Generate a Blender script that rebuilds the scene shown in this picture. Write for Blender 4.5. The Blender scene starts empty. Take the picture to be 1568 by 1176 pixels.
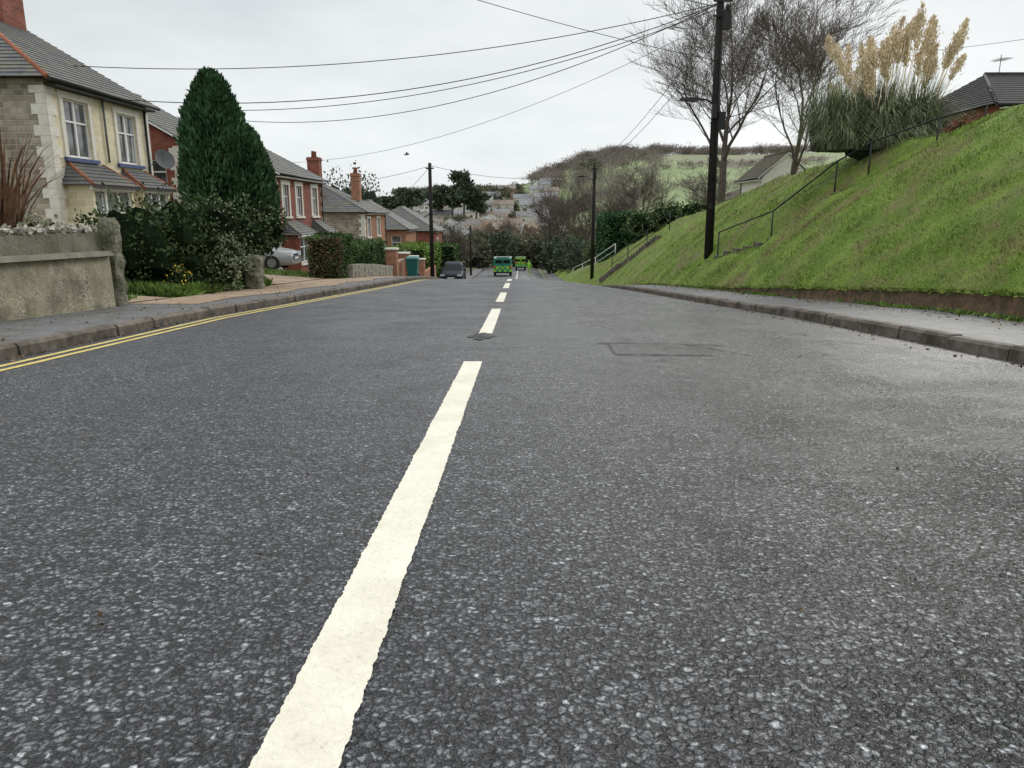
import bpy, math, random, numpy as np
from mathutils import Vector, noise
random.seed(5)
rng=np.random.default_rng(7)
S=bpy.context.scene
COL=S.collection

# ------------------------------------------------------------------ helpers
class MB:
    def __init__(s): s.v=[];s.f=[];s.m=[];s.sm=[]
    def face(s,pts,m=0):
        n=len(s.v); s.v+=[tuple(p) for p in pts]; s.f.append(tuple(range(n,n+len(pts)))); s.m.append(m); s.sm.append(False)
    def hexa(s,p,m=0):
        for q in ((0,3,2,1),(4,5,6,7),(0,1,5,4),(1,2,6,5),(2,3,7,6),(3,0,4,7)):
            s.face([p[i] for i in q],m)
    def box(s,x0,x1,y0,y1,z0,z1,m=0):
        s.hexa([(x0,y0,z0),(x1,y0,z0),(x1,y1,z0),(x0,y1,z0),(x0,y0,z1),(x1,y0,z1),(x1,y1,z1),(x0,y1,z1)],m)
    def pbox(s,P,u0,u1,z0,z1,d0,d1,m=0):
        s.hexa([P(u0,z0,d0),P(u1,z0,d0),P(u1,z0,d1),P(u0,z0,d1),P(u0,z1,d0),P(u1,z1,d0),P(u1,z1,d1),P(u0,z1,d1)],m)
    def tube(s,path,radii,n=6,m=0,cap=True):
        path=[Vector(p) for p in path]; base=len(s.v); k=len(path)
        for i,p in enumerate(path):
            if i==0: d=path[1]-p
            elif i==k-1: d=p-path[i-1]
            else: d=path[i+1]-path[i-1]
            if d.length<1e-9: d=Vector((0,0,1))
            d.normalize()
            a=Vector((1,0,0)) if abs(d.x)<.8 else Vector((0,1,0))
            u=d.cross(a).normalized(); w=d.cross(u)
            r=radii[i] if hasattr(radii,'__len__') else radii
            for j in range(n):
                t=2*math.pi*j/n
                q=p+(u*math.cos(t)+w*math.sin(t))*r
                s.v.append((q.x,q.y,q.z))
        for i in range(k-1):
            for j in range(n):
                a=base+i*n+j; b=base+i*n+(j+1)%n
                s.f.append((a,b,b+n,a+n)); s.m.append(m); s.sm.append(True)
        if cap:
            s.f.append(tuple(base+j for j in range(n))[::-1]); s.m.append(m); s.sm.append(False)
            s.f.append(tuple(base+(k-1)*n+j for j in range(n))); s.m.append(m); s.sm.append(False)
    def obj(s,name,mats,parent=None):
        me=bpy.data.meshes.new(name); me.from_pydata(s.v,[],s.f)
        for m in mats: me.materials.append(m)
        me.polygons.foreach_set('material_index',s.m)
        me.polygons.foreach_set('use_smooth',s.sm)
        me.update()
        o=bpy.data.objects.new(name,me); COL.objects.link(o)
        if parent: o.parent=parent
        return o
def empty(name,loc=(0,0,0)):
    e=bpy.data.objects.new(name,None); COL.objects.link(e); e.empty_display_size=.3; return e
def quad_object(name,parts,mats,parent=None):
    V=np.concatenate([p[0].reshape(-1,3) for p in parts]).astype(np.float32)
    MI=np.concatenate([np.full(len(p[0]),p[1],dtype=np.int32) for p in parts])
    nq=len(MI)
    me=bpy.data.meshes.new(name)
    me.vertices.add(nq*4); me.loops.add(nq*4); me.polygons.add(nq)
    me.vertices.foreach_set('co',V.ravel())
    me.loops.foreach_set('vertex_index',np.arange(nq*4,dtype=np.int32))
    me.polygons.foreach_set('loop_start',np.arange(0,nq*4,4,dtype=np.int32))
    for m in mats: me.materials.append(m)
    me.polygons.foreach_set('material_index',MI)
    me.update(calc_edges=True)
    o=bpy.data.objects.new(name,me); COL.objects.link(o)
    if parent: o.parent=parent
    return o
def norm(a): return a/np.maximum(np.linalg.norm(a,axis=1,keepdims=True),1e-9)
def leafq(C,D,L,W):
    D=norm(D); R=norm(np.cross(D,rng.normal(size=D.shape)))
    L=np.asarray(L).reshape(-1,1)*np.ones((len(C),1)); W=np.asarray(W).reshape(-1,1)*np.ones((len(C),1))
    return np.stack([C,C+D*L*.5+R*W,C+D*L,C+D*L*.5-R*W],axis=1)
def lump(D,seed,amp=.25,fr=2.3):
    return np.array([1+amp*noise.noise(Vector((d[0]*fr+seed,d[1]*fr,d[2]*fr)))*1.6 for d in D])
def core_sphere(c,r,seed,sc=.8,nu=14,nv=9,amp=.25):
    G=[]
    for i in range(nv+1):
        row=[]
        th=math.pi*i/nv
        for j in range(nu):
            ph=2*math.pi*j/nu
            d=(math.sin(th)*math.cos(ph),math.sin(th)*math.sin(ph),math.cos(th))
            k=sc*(1+amp*noise.noise(Vector((d[0]*2.3+seed,d[1]*2.3,d[2]*2.3)))*1.6)
            row.append([c[a]+r[a]*d[a]*k for a in range(3)])
        G.append(row)
    Q=[]
    for i in range(nv):
        for j in range(nu):
            Q.append([G[i][j],G[i][(j+1)%nu],G[i+1][(j+1)%nu],G[i+1][j]])
    return np.array(Q)
def blob(c,r,n,size,seed=0,shell=.72,aspect=.32,amp=.25,up=.3,core=True,coresc=.78,mi=0,cmi=1):
    D=norm(rng.normal(size=(n,3))); k=lump(D,seed,amp)
    rad=(shell+(1.04-shell)*rng.random(n)**.6)*k
    C=np.array(c)+D*np.array(r)*rad[:,None]
    DD=D+rng.normal(size=D.shape)*.7+np.array([0,0,up])
    L=size*(.6+.8*rng.random(n))
    out=[(leafq(C,DD,L,L*aspect),mi)]
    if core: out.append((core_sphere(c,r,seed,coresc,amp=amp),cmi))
    return out
def boxleaves(x0,x1,y0,y1,z0,z1,n,size,mi=0,aspect=.35):
    lx,ly,lz_=x1-x0,y1-y0,z1-z0
    ar=np.array([ly*lz_,ly*lz_,lx*lz_,lx*lz_,lx*ly]); f=rng.choice(5,size=n,p=ar/ar.sum())
    U=rng.random((n,3)); N_=np.zeros((n,3))
    U[f==0,0]=0;U[f==1,0]=1;U[f==2,1]=0;U[f==3,1]=1;U[f==4,2]=1
    N_[f==0,0]=-1;N_[f==1,0]=1;N_[f==2,1]=-1;N_[f==3,1]=1;N_[f==4,2]=1
    C=np.array([x0,y0,z0])+U*np.array([lx,ly,lz_])
    w=np.array([noise.noise(Vector(c*1.7)) for c in C])
    C+=N_*(w[:,None]*.2-.05)+rng.normal(size=C.shape)*.025
    DD=N_+rng.normal(size=N_.shape)*.8
    L=size*(.6+.8*rng.random(n))
    return (leafq(C,DD,L,L*aspect),mi)
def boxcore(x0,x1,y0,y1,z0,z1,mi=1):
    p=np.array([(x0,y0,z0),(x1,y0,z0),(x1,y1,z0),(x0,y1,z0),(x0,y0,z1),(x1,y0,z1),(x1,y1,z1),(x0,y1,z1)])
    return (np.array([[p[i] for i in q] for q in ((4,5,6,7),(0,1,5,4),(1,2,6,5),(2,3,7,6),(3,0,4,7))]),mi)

# ------------------------------------------------------------------ materials
def base_mat(name,rough=.8,spec=.3):
    m=bpy.data.materials.new(name); m.use_nodes=True
    nt=m.node_tree; b=nt.nodes['Principled BSDF']
    b.inputs['Roughness'].default_value=rough
    b.inputs['Specular IOR Level'].default_value=spec
    return m,nt,b
def N(nt,t,**k):
    n=nt.nodes.new(t)
    for a,v in k.items(): setattr(n,a,v)
    return n
def c4(c): return (c[0],c[1],c[2],1)
def ramp(nt,stops):
    r=N(nt,'ShaderNodeValToRGB'); e=r.color_ramp.elements
    while len(e)<len(stops): e.new(.5)
    for i,(p,c) in enumerate(stops): e[i].position=p; e[i].color=c4(c)
    return r
def mixc(nt,a,b,fac,mode='MIX'):
    m=N(nt,'ShaderNodeMix',data_type='RGBA',blend_type=mode)
    if isinstance(fac,(int,float)): m.inputs[0].default_value=fac
    else: nt.links.new(fac,m.inputs[0])
    for i,x in ((6,a),(7,b)):
        if isinstance(x,tuple): m.inputs[i].default_value=c4(x)
        else: nt.links.new(x,m.inputs[i])
    return m.outputs[2]
def noisen(nt,co,scale,detail=4,rough=.6):
    n=N(nt,'ShaderNodeTexNoise'); n.inputs['Scale'].default_value=scale; n.inputs['Detail'].default_value=detail
    n.inputs['Roughness'].default_value=rough; nt.links.new(co,n.inputs['Vector']); return n.outputs['Fac']
def simple(name,c1,c2=None,scale=6,rough=.8,spec=.3,bump=.0,bscale=40,metal=0,bdist=.01,stain=None,sscale=1.2,speck=None,spscale=45):
    m,nt,b=base_mat(name,rough,spec)
    b.inputs['Metallic'].default_value=metal
    if c2 is None: c2=tuple(x*.75 for x in c1)
    co=N(nt,'ShaderNodeTexCoord').outputs['Object']
    r=ramp(nt,[(.32,c2),(.68,c1)]); nt.links.new(noisen(nt,co,scale,6,.65),r.inputs[0])
    out=r.outputs[0]
    if stain:
        r2=ramp(nt,[(.45,(0,0,0)),(.62,(1,1,1))]); nt.links.new(noisen(nt,co,sscale,8,.7),r2.inputs[0])
        out=mixc(nt,out,stain,r2.outputs[0])
    if speck:
        v=N(nt,'ShaderNodeTexVoronoi'); v.inputs['Scale'].default_value=spscale; nt.links.new(co,v.inputs['Vector'])
        r3=ramp(nt,[(.25,(1,1,1)),(.4,(0,0,0))]); nt.links.new(v.outputs['Distance'],r3.inputs[0])
        r4=ramp(nt,[(.52,(0,0,0)),(.6,(1,1,1))]); nt.links.new(noisen(nt,co,2.2,5,.6),r4.inputs[0])
        mk=mixc(nt,r3.outputs[0],r4.outputs[0],1.0,'MULTIPLY')
        out=mixc(nt,out,speck,mk)
    nt.links.new(out,b.inputs['Base Color'])
    if bump:
        bp=N(nt,'ShaderNodeBump'); bp.inputs['Strength'].default_value=bump; bp.inputs['Distance'].default_value=bdist
        nt.links.new(noisen(nt,co,bscale,4),bp.inputs['Height']); nt.links.new(bp.outputs[0],b.inputs['Normal'])
    return m
def foliage(name,c1,c2,scale=1.5,rough=.6,lo=.45,hi=1.35,stain=None,spec=.2):
    m,nt,b=base_mat(name,rough,spec)
    co=N(nt,'ShaderNodeTexCoord').outputs['Object']
    g=N(nt,'ShaderNodeNewGeometry')
    r=ramp(nt,[(0,c1),(1,c2)]); nt.links.new(g.outputs['Random Per Island'],r.inputs[0])
    out=r.outputs[0]
    if stain:
        r3=ramp(nt,[(.47,(0,0,0)),(.64,(.9,.9,.9))]); nt.links.new(noisen(nt,co,.75,7,.72),r3.inputs[0])
        out=mixc(nt,out,stain,r3.outputs[0])
    r2=ramp(nt,[(.35,(lo,)*3),(.65,(hi,)*3)]); nt.links.new(noisen(nt,co,scale,4),r2.inputs[0])
    out=mixc(nt,out,r2.outputs[0],1.0,'MULTIPLY')
    nt.links.new(out,b.inputs['Base Color'])
    return m
def brick(name,c1,c2,mortar,bw,rh,ms,rough=.85,bump=.5,vary=.35,off=.5):
    m,nt,b=base_mat(name,rough,.2)
    co=N(nt,'ShaderNodeTexCoord').outputs['Object']
    sx=N(nt,'ShaderNodeSeparateXYZ'); nt.links.new(co,sx.inputs[0])
    ad=N(nt,'ShaderNodeMath',operation='ADD'); nt.links.new(sx.outputs[0],ad.inputs[0]); nt.links.new(sx.outputs[1],ad.inputs[1])
    cb=N(nt,'ShaderNodeCombineXYZ'); nt.links.new(ad.outputs[0],cb.inputs[0]); nt.links.new(sx.outputs[2],cb.inputs[1])
    t=N(nt,'ShaderNodeTexBrick'); nt.links.new(cb.outputs[0],t.inputs['Vector']); t.offset=off
    t.inputs['Color1'].default_value=c4(c1); t.inputs['Color2'].default_value=c4(c2); t.inputs['Mortar'].default_value=c4(mortar)
    t.inputs['Scale'].default_value=1; t.inputs['Brick Width'].default_value=bw; t.inputs['Row Height'].default_value=rh
    t.inputs['Mortar Size'].default_value=ms; t.inputs['Mortar Smooth'].default_value=.4
    r2=ramp(nt,[(.3,(1-vary,)*3),(.7,(1+vary*.4,)*3)]); nt.links.new(noisen(nt,co,1.6,8,.7),r2.inputs[0])
    out=mixc(nt,t.outputs['Color'],r2.outputs[0],1.0,'MULTIPLY')
    nt.links.new(out,b.inputs['Base Color'])
    bp=N(nt,'ShaderNodeBump'); bp.inputs['Strength'].default_value=bump; bp.inputs['Distance'].default_value=.012; bp.invert=True
    nt.links.new(t.outputs['Fac'],bp.inputs['Height'])
    bp2=N(nt,'ShaderNodeBump'); bp2.inputs['Strength'].default_value=.4; bp2.inputs['Distance'].default_value=.01
    nt.links.new(noisen(nt,co,30,4),bp2.inputs['Height']); nt.links.new(bp.outputs[0],bp2.inputs['Normal'])
    nt.links.new(bp2.outputs[0],b.inputs['Normal'])
    return m

def asphalt(name,dark,light,paint=None):
    m,nt,b=base_mat(name,.5,.5)
    L=nt.links.new
    co=N(nt,'ShaderNodeTexCoord').outputs['Object']
    wob=N(nt,'ShaderNodeTexNoise'); wob.inputs['Scale'].default_value=45; wob.inputs['Detail'].default_value=3; L(co,wob.inputs['Vector'])
    va=N(nt,'ShaderNodeVectorMath',operation='MULTIPLY_ADD'); L(wob.outputs['Color'],va.inputs[0]); va.inputs[1].default_value=(.034,.034,.034); L(co,va.inputs[2])
    cw=va.outputs[0]
    def voro(scale,src):
        v=N(nt,'ShaderNodeTexVoronoi'); v.inputs['Scale'].default_value=scale; L(src,v.inputs['Vector']); return v
    v=voro(64,cw); v2=voro(180,co)
    st=ramp(nt,[(.14,light),(.38,tuple(x*.5 for x in light)),(.58,dark)]); L(v.outputs['Distance'],st.inputs[0])
    sp=N(nt,'ShaderNodeSeparateColor'); L(v.outputs['Color'],sp.inputs[0])
    tone=ramp(nt,[(0,(.14,.14,.16)),(.3,(.5,.5,.53)),(.75,(1.1,1.1,1.12)),(.94,(1.55,1.55,1.5)),(1,(2.5,2.5,2.4))]); L(sp.outputs[0],tone.inputs[0])
    c=mixc(nt,st.outputs[0],tone.outputs[0],1.0,'MULTIPLY')
    fine=ramp(nt,[(.3,(.42,.42,.42)),(.5,(.9,.9,.9)),(.7,(1.7,1.7,1.7))]); L(noisen(nt,co,26,4,.75),fine.inputs[0])
    c=mixc(nt,c,fine.outputs[0],.95,'MULTIPLY')
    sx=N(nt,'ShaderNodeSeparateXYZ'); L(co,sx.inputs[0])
    sheen_tint=ramp(nt,[(.0,(.84,.85,.90)),(.42,(.84,.85,.90)),(.52,(.95,.955,.98)),(.68,(1.12,1.12,1.13)),(1,(1.06,1.06,1.07))])  # sky sheen painted in: base colour lightened across the right lane
    mr=N(nt,'ShaderNodeMapRange'); L(sx.outputs[0],mr.inputs[0]); mr.inputs[1].default_value=-4.5; mr.inputs[2].default_value=4.5; L(mr.outputs[0],sheen_tint.inputs[0])
    c=mixc(nt,c,sheen_tint.outputs[0],1.0,'MULTIPLY')
    mp=N(nt,'ShaderNodeMapping'); mp.inputs['Scale'].default_value=(1,.4,1); L(co,mp.inputs[0])
    bign=noisen(nt,mp.outputs[0],.8,8,.65)
    big=ramp(nt,[(.3,(.66,.67,.71)),(.7,(1.25,1.24,1.21))]); L(bign,big.inputs[0])
    c=mixc(nt,c,big.outputs[0],1.0,'MULTIPLY')
    mid=ramp(nt,[(.35,(.68,.68,.68)),(.65,(1.28,1.28,1.28))]); L(noisen(nt,co,8,6,.75),mid.inputs[0])
    c=mixc(nt,c,mid.outputs[0],1.0,'MULTIPLY')
    h=N(nt,'ShaderNodeMath',operation='MULTIPLY'); L(v.outputs['Distance'],h.inputs[0]); h.inputs[1].default_value=-1
    h2=N(nt,'ShaderNodeMath',operation='MULTIPLY_ADD'); L(v2.outputs['Distance'],h2.inputs[0]); h2.inputs[1].default_value=-.3; L(h.outputs[0],h2.inputs[2])
    h3=N(nt,'ShaderNodeMath',operation='MULTIPLY_ADD'); L(sp.outputs[1],h3.inputs[0]); h3.inputs[1].default_value=.7; L(h2.outputs[0],h3.inputs[2])
    bp=N(nt,'ShaderNodeBump'); bp.inputs['Strength'].default_value=1 if not paint else .5; bp.inputs['Distance'].default_value=.012 if not paint else .005
    L(h3.outputs[0],bp.inputs['Height']); L(bp.outputs[0],b.inputs['Normal'])
    # damp, polished wheel tracks have lower roughness
    wet=ramp(nt,[(.0,(.5,)*3),(.48,(.44,)*3),(.62,(.26,)*3),(.78,(.24,)*3),(1,(.38,)*3)]); L(mr.outputs[0],wet.inputs[0])
    rv=ramp(nt,[(.3,(.75,)*3),(.7,(1.3,)*3)]); L(noisen(nt,co,1.3,6,.65),rv.inputs[0])
    if not paint: L(mixc(nt,wet.outputs[0],rv.outputs[0],1.0,'MULTIPLY'),b.inputs['Roughness'])
    if paint:
        pr=ramp(nt,[(.3,(1,1,1)),(.56,(1,1,1)),(.70,(.45,.45,.45))]); L(noisen(nt,co,55,6,.8),pr.inputs[0])
        c=mixc(nt,paint,pr.outputs[0],.7,'MULTIPLY')
        d=ramp(nt,[(.3,(.80,.78,.74)),(.65,(1,1,1))]); L(noisen(nt,co,4,6,.75),d.inputs[0])
        c=mixc(nt,c,d.outputs[0],1.0,'MULTIPLY')
        b.inputs['Roughness'].default_value=.6
    L(c,b.inputs['Base Color'])
    return m

M={}
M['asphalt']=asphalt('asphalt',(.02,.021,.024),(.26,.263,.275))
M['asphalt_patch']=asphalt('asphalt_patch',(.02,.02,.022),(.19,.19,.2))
M['white_paint']=asphalt('road_paint_white',(.02,)*3,(.1,)*3,paint=(.74,.705,.60))
M['yellow_paint']=asphalt('road_paint_yellow',(.02,)*3,(.1,)*3,paint=(.64,.51,.15))
M['pavement']=simple('pavement_tarmac',(.17,.17,.175),(.075,.075,.08),scale=14,rough=.65,bump=.6,bscale=120,bdist=.004,stain=(.085,.08,.065),sscale=2.3)
M['kerb']=simple('kerb_concrete',(.19,.16,.135),(.08,.068,.056),scale=9,bump=.7,bscale=60,bdist=.008,stain=(.055,.046,.035),sscale=3)
M['gravel']=simple('pink_gravel',(.38,.26,.17),(.19,.13,.085),scale=28,bump=.9,bscale=90,bdist=.01,stain=(.33,.27,.2),sscale=1.5)
M['soil']=simple('garden_soil',(.10,.085,.05),(.05,.07,.02),scale=1.5,bump=.8,bscale=25,bdist=.03)
M['white']=simple('white_upvc',(.80,.80,.79),(.72,.72,.71),scale=3,rough=.4)
M['cream_trim']=simple('cream_stone_trim',(.74,.71,.64),(.58,.55,.48),scale=5,rough=.8,bump=.2)
M['blue_sill']=simple('blue_painted_sill',(.05,.08,.2),rough=.5)
M['slate']=simple('slate_roof',(.125,.128,.138),(.06,.06,.066),scale=4,rough=.6,bump=.5,bscale=25,stain=(.14,.13,.09),sscale=1.7)
M['tile_brown']=simple('brown_roof_tiles',(.13,.105,.085),(.065,.055,.045),scale=5,rough=.85,spec=.15,bump=.5,bscale=25,stain=(.11,.11,.07),sscale=1.7)
M['tile_dark']=simple('dark_roof_tiles',(.07,.066,.066),(.04,.038,.038),scale=5,rough=.85,spec=.15,bump=.5,bscale=25)
M['ridge_red']=simple('terracotta_ridge',(.36,.13,.07),(.2,.08,.05),scale=6)
M['stoneA']=brick('cream_block_stone',(.74,.67,.47),(.61,.54,.36),(.76,.72,.60),.42,.21,.012,bump=.5,vary=.22)
M['rubble']=brick('rubble_stone',(.42,.37,.28),(.22,.19,.14),(.42,.38,.32),.31,.16,.02,bump=1,vary=.45,off=.37)
M['redbrick']=brick('red_brick',(.30,.085,.055),(.19,.055,.04),(.25,.2,.165),.225,.075,.007)
M['orangebrick']=brick('orange_brick',(.44,.19,.10),(.31,.13,.07),(.35,.3,.25),.225,.075,.008)
M['render_wall']=simple('weathered_render',(.36,.33,.23),(.22,.195,.135),scale=3.5,bump=1,bscale=22,bdist=.02,stain=(.13,.115,.085),sscale=1.8,speck=(.62,.58,.5))
M['render_top']=simple('weathered_render_cap',(.24,.22,.17),(.12,.105,.085),scale=5,bump=1,bscale=25,bdist=.015,stain=(.085,.085,.05),sscale=2.5)
M['flint']=simple('flint_stones',(.62,.58,.50),(.10,.09,.075),scale=14,bump=.8,bscale=25)
M['stonewall']=simple('grey_stone',(.33,.31,.27),(.15,.14,.11),scale=9,bump=.6,bscale=20)
M['stonepillar']=simple('stone_pillar',(.29,.27,.22),(.10,.09,.07),scale=9,bump=1,bscale=16,bdist=.05,stain=(.10,.12,.05),sscale=5)
M['wood_pole']=simple('tarred_wood',(.035,.03,.027),(.015,.013,.012),scale=6,rough=.8,spec=.15,bump=.4,bscale=30)
M['black_metal']=simple('black_painted_metal',(.02,.022,.022),rough=.55,spec=.3)
M['white_metal']=simple('white_painted_metal',(.65,.66,.66),rough=.4)
M['grey_metal']=simple('grey_metal',(.22,.23,.24),rough=.45,metal=.4)
M['bark']=simple('bark',(.13,.108,.09),(.06,.05,.043),scale=5,rough=.9,bump=.5)
M['twig']=simple('twig',(.17,.135,.118),(.10,.08,.07),scale=1,rough=.9)
M['fence_wood']=simple('weathered_timber',(.17,.12,.08),(.10,.07,.05),scale=6)
M['teal']=simple('teal_plastic',(.02,.13,.12),(.015,.1,.09),rough=.45)
M['rubber']=simple('tyre_rubber',(.02,.02,.02),rough=.8)
def glassm():
    m,nt,b=base_mat('window_glass',.06,.8); co=N(nt,'ShaderNodeTexCoord').outputs['Object']
    r=ramp(nt,[(.4,(.03,.035,.04)),(.6,(.16,.17,.18))]); nt.links.new(noisen(nt,co,1.1,2),r.inputs[0]); nt.links.new(r.outputs[0],b.inputs['Base Color']); return m
M['glass']=glassm()
M['blind']=simple('net_curtain',(.60,.61,.61),(.42,.44,.45),scale=4,rough=.9)
M['grass_blade']=foliage('grass_blades',(.14,.225,.035),(.32,.42,.10),scale=1.3,lo=.55,hi=1.15,stain=(.27,.235,.115))
M['weed']=foliage('weed_leaves',(.07,.13,.025),(.18,.27,.06),scale=2,lo=.7,hi=1.2)
M['conifer']=foliage('conifer_foliage',(.024,.065,.028),(.07,.15,.06),scale=2.6,lo=.45,hi=1.35)
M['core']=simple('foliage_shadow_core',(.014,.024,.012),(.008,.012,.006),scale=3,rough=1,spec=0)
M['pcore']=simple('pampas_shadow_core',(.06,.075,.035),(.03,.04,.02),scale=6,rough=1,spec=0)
M['dcore']=simple('distant_foliage_core',(.06,.07,.052),(.042,.05,.038),scale=.3,rough=1,spec=0)  # core paled so its colour carries the distance haze
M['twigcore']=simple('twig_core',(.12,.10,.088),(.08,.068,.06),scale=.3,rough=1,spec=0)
M['shrub_dark']=foliage('shrub_dark_leaf',(.025,.05,.018),(.085,.12,.04),scale=2.5)
M['shrub_mid']=foliage('shrub_mid_leaf',(.05,.09,.03),(.16,.20,.075),scale=3)
M['shrub_grey']=foliage('shrub_variegated',(.10,.13,.06),(.32,.35,.21),scale=3.5)
M['ivyflower']=foliage('ivy_seedheads',(.18,.17,.11),(.46,.44,.36),scale=3)
M['yellowflower']=foliage('yellow_blossom',(.7,.5,.02),(.85,.65,.05),scale=3,lo=.8)
M['hedge']=foliage('hedge_leaf',(.035,.07,.02),(.10,.17,.05),scale=2)
M['hedge_brown']=foliage('hedge_brown_twig',(.10,.07,.045),(.24,.165,.105),scale=3)
M['hedge_bright']=foliage('bright_hedge_leaf',(.10,.17,.03),(.21,.32,.06),scale=2)
M['dist_green']=foliage('distant_evergreen',(.05,.07,.045),(.10,.13,.078),scale=.25)  # aerial haze put into these paler distant foliage colours
M['dist_olive']=foliage('distant_olive',(.10,.105,.065),(.20,.195,.12),scale=.25)
M['dist_brown']=foliage('distant_bare_twigs',(.16,.135,.12),(.27,.23,.20),scale=.2,lo=.7,hi=1.15)
M['dist_orange']=foliage('distant_autumn',(.27,.16,.11),(.40,.26,.17),scale=.25)
M['pampas_leaf']=foliage('pampas_leaf',(.10,.14,.065),(.32,.35,.20),scale=1.5)
M['plume']=foliage('pampas_plume',(.56,.44,.28),(.85,.74,.54),scale=3,lo=.85,hi=1.1)
M['phormium']=foliage('phormium_leaf',(.10,.05,.03),(.34,.21,.13),scale=3)
M['deadleaf']=foliage('fallen_leaf',(.05,.03,.015),(.24,.15,.07),scale=6)
M['redshrub']=foliage('red_shrub',(.10,.03,.02),(.30,.10,.06),scale=3)

# ------------------------------------------------------------------ ground functions
RY=[-60,0,25,30,36,50,65,83,110,150,220,300,3000]
RZ=[3.3,0,-1.375,-1.70,-2.3,-3.85,-5.1,-6.1,-7.3,-9,-11,-13,-13]
def rz(y): return sum(np.interp(y+d,RY,RZ) for d in (-3,-2,-1,0,1,2,3))/7.0
def XR(y): return np.interp(y,[-5,6.6,11.3,17.2,25.7,31.6,50,100],[4.9,4.4,4.15,3.9,3.6,3.3,3.1,3.0])
def XL(y): return -np.interp(y,[0,6,10.7,22,30,45,60,100],[4.45,4.55,4.72,4.05,3.95,4.0,4.6,5.2])
def cr(y): return np.interp(y,[0,11,17,26,32,60],[0,.02,.13,.28,.4,.5])
def roadz(x,y):
    z=rz(y)-.03*(x/4.4)**2
    if x>0: z-=cr(y)*(x/XR(y))**2
    return z
def XB(y): return np.interp(y,[-5,0,9.5,15,22,30,60,90],[6.6,6.5,6.2,5.7,5.35,5.2,4.9,4.6])+.07*noise.noise(Vector((y*.9,2,2)))
def pvr(y): return roadz(XR(y),y)+.125
def hb(y): return np.interp(y,[0,9.5,15,20,26],[.40,.35,.26,.14,.03])
def XC(y): return np.interp(y,[48,60,84,100],[10,9.2,7.2,6.5])
def zcrest(y): return rz(y)+np.interp(y,[-5,40,48,56,64,84,100],[3.75,3.85,4.1,3.6,2.9,1.0,.6])
PATH=[(6.3,25.6),(7.0,21.2),(8.4,20.6),(9.3,18.7),(10.5,17.6),(12.5,16.8)]
def dseg(PA,x,y):
    best=9
    for (a,b),(c,d) in zip(PA[:-1],PA[1:]):
        t=max(0,min(1,((x-a)*(c-a)+(y-b)*(d-b))/((c-a)**2+(d-b)**2)))
        best=min(best,math.hypot(x-a-t*(c-a),y-b-t*(d-b)))
    return best
def bankz(x,y):
    xb=XB(y); xc=XC(y); zb=pvr(y)+hb(y); zc=zcrest(y)
    if x<=xc:
        s=max(0,(x-xb)/(xc-xb)); f=1.12*s-.12*s*s+.10*math.sin(math.pi*s)*(.3)
        z=zb+(zc-zb)*f
    else: z=zc+.05*(x-xc)
    z+=.16*noise.noise(Vector((x*.5,y*.35,3)))*min(1,max(0,(x-xb)))+.05*noise.noise(Vector((x*2.1,y*1.7,7)))*min(1,max(0,(x-xb)*3))
    d=dseg(PATH,x,y)
    if d<1.2: z-=.32*math.exp(-(d/.36)**2)
    return z
def lz(x,y): return roadz(XL(y),y)+.13+.06*min(7,max(0,-6.3-x))
def ridge(x): return np.interp(x,[-900,-150,-60,-15,5,30,55,80,200,400,900],[24,14,16,20,24,32,39,42,43,50,60])
def sm(a,b,x):
    t=max(0,min(1,(x-a)/(b-a))); return t*t*(3-2*t)
def terr(x,y):
    z=rz(y)-.45
    near=1-sm(100,170,y)
    z+=near*(sm(38,60,x)*5.2+sm(35,55,-x)*1.5)
    z+=(1-near)*(sm(8,80,x)*4)
    f=sm(190,660,y)
    z+=(ridge(x)+13)*f
    if y>660: z-=(y-660)*.02
    if y>150: z+=2.2*noise.noise(Vector((x*.012,y*.012,0)))*sm(150,300,y)
    return z

def mesh_grid(name,V,F,mats):
    me=bpy.data.meshes.new(name); me.from_pydata(V,[],F)
    for m in mats: me.materials.append(m)
    me.polygons.foreach_set('use_smooth',[True]*len(F)); me.update()
    o=bpy.data.objects.new(name,me); COL.objects.link(o); return o
def grid(name,xs,ys,fn,mats):
    V=[(x,y,fn(x,y)) for y in ys for x in xs]; nx=len(xs)
    F=[(j*nx+i,j*nx+i+1,(j+1)*nx+i+1,(j+1)*nx+i) for j in range(len(ys)-1) for i in range(nx-1)]
    return mesh_grid(name,V,F,mats)
def strip(name,ys,xa,xb,n,zf,mats):
    V=[];F=[]
    for y in ys:
        a,b=xa(y),xb(y)
        for i in range(n+1):
            x=a+(b-a)*i/n; V.append((x,y,zf(x,y)))
    for j in range(len(ys)-1):
        for i in range(n):
            k=j*(n+1)+i; F.append((k,k+1,k+n+2,k+n+1))
    return mesh_grid(name,V,F,mats)

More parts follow.
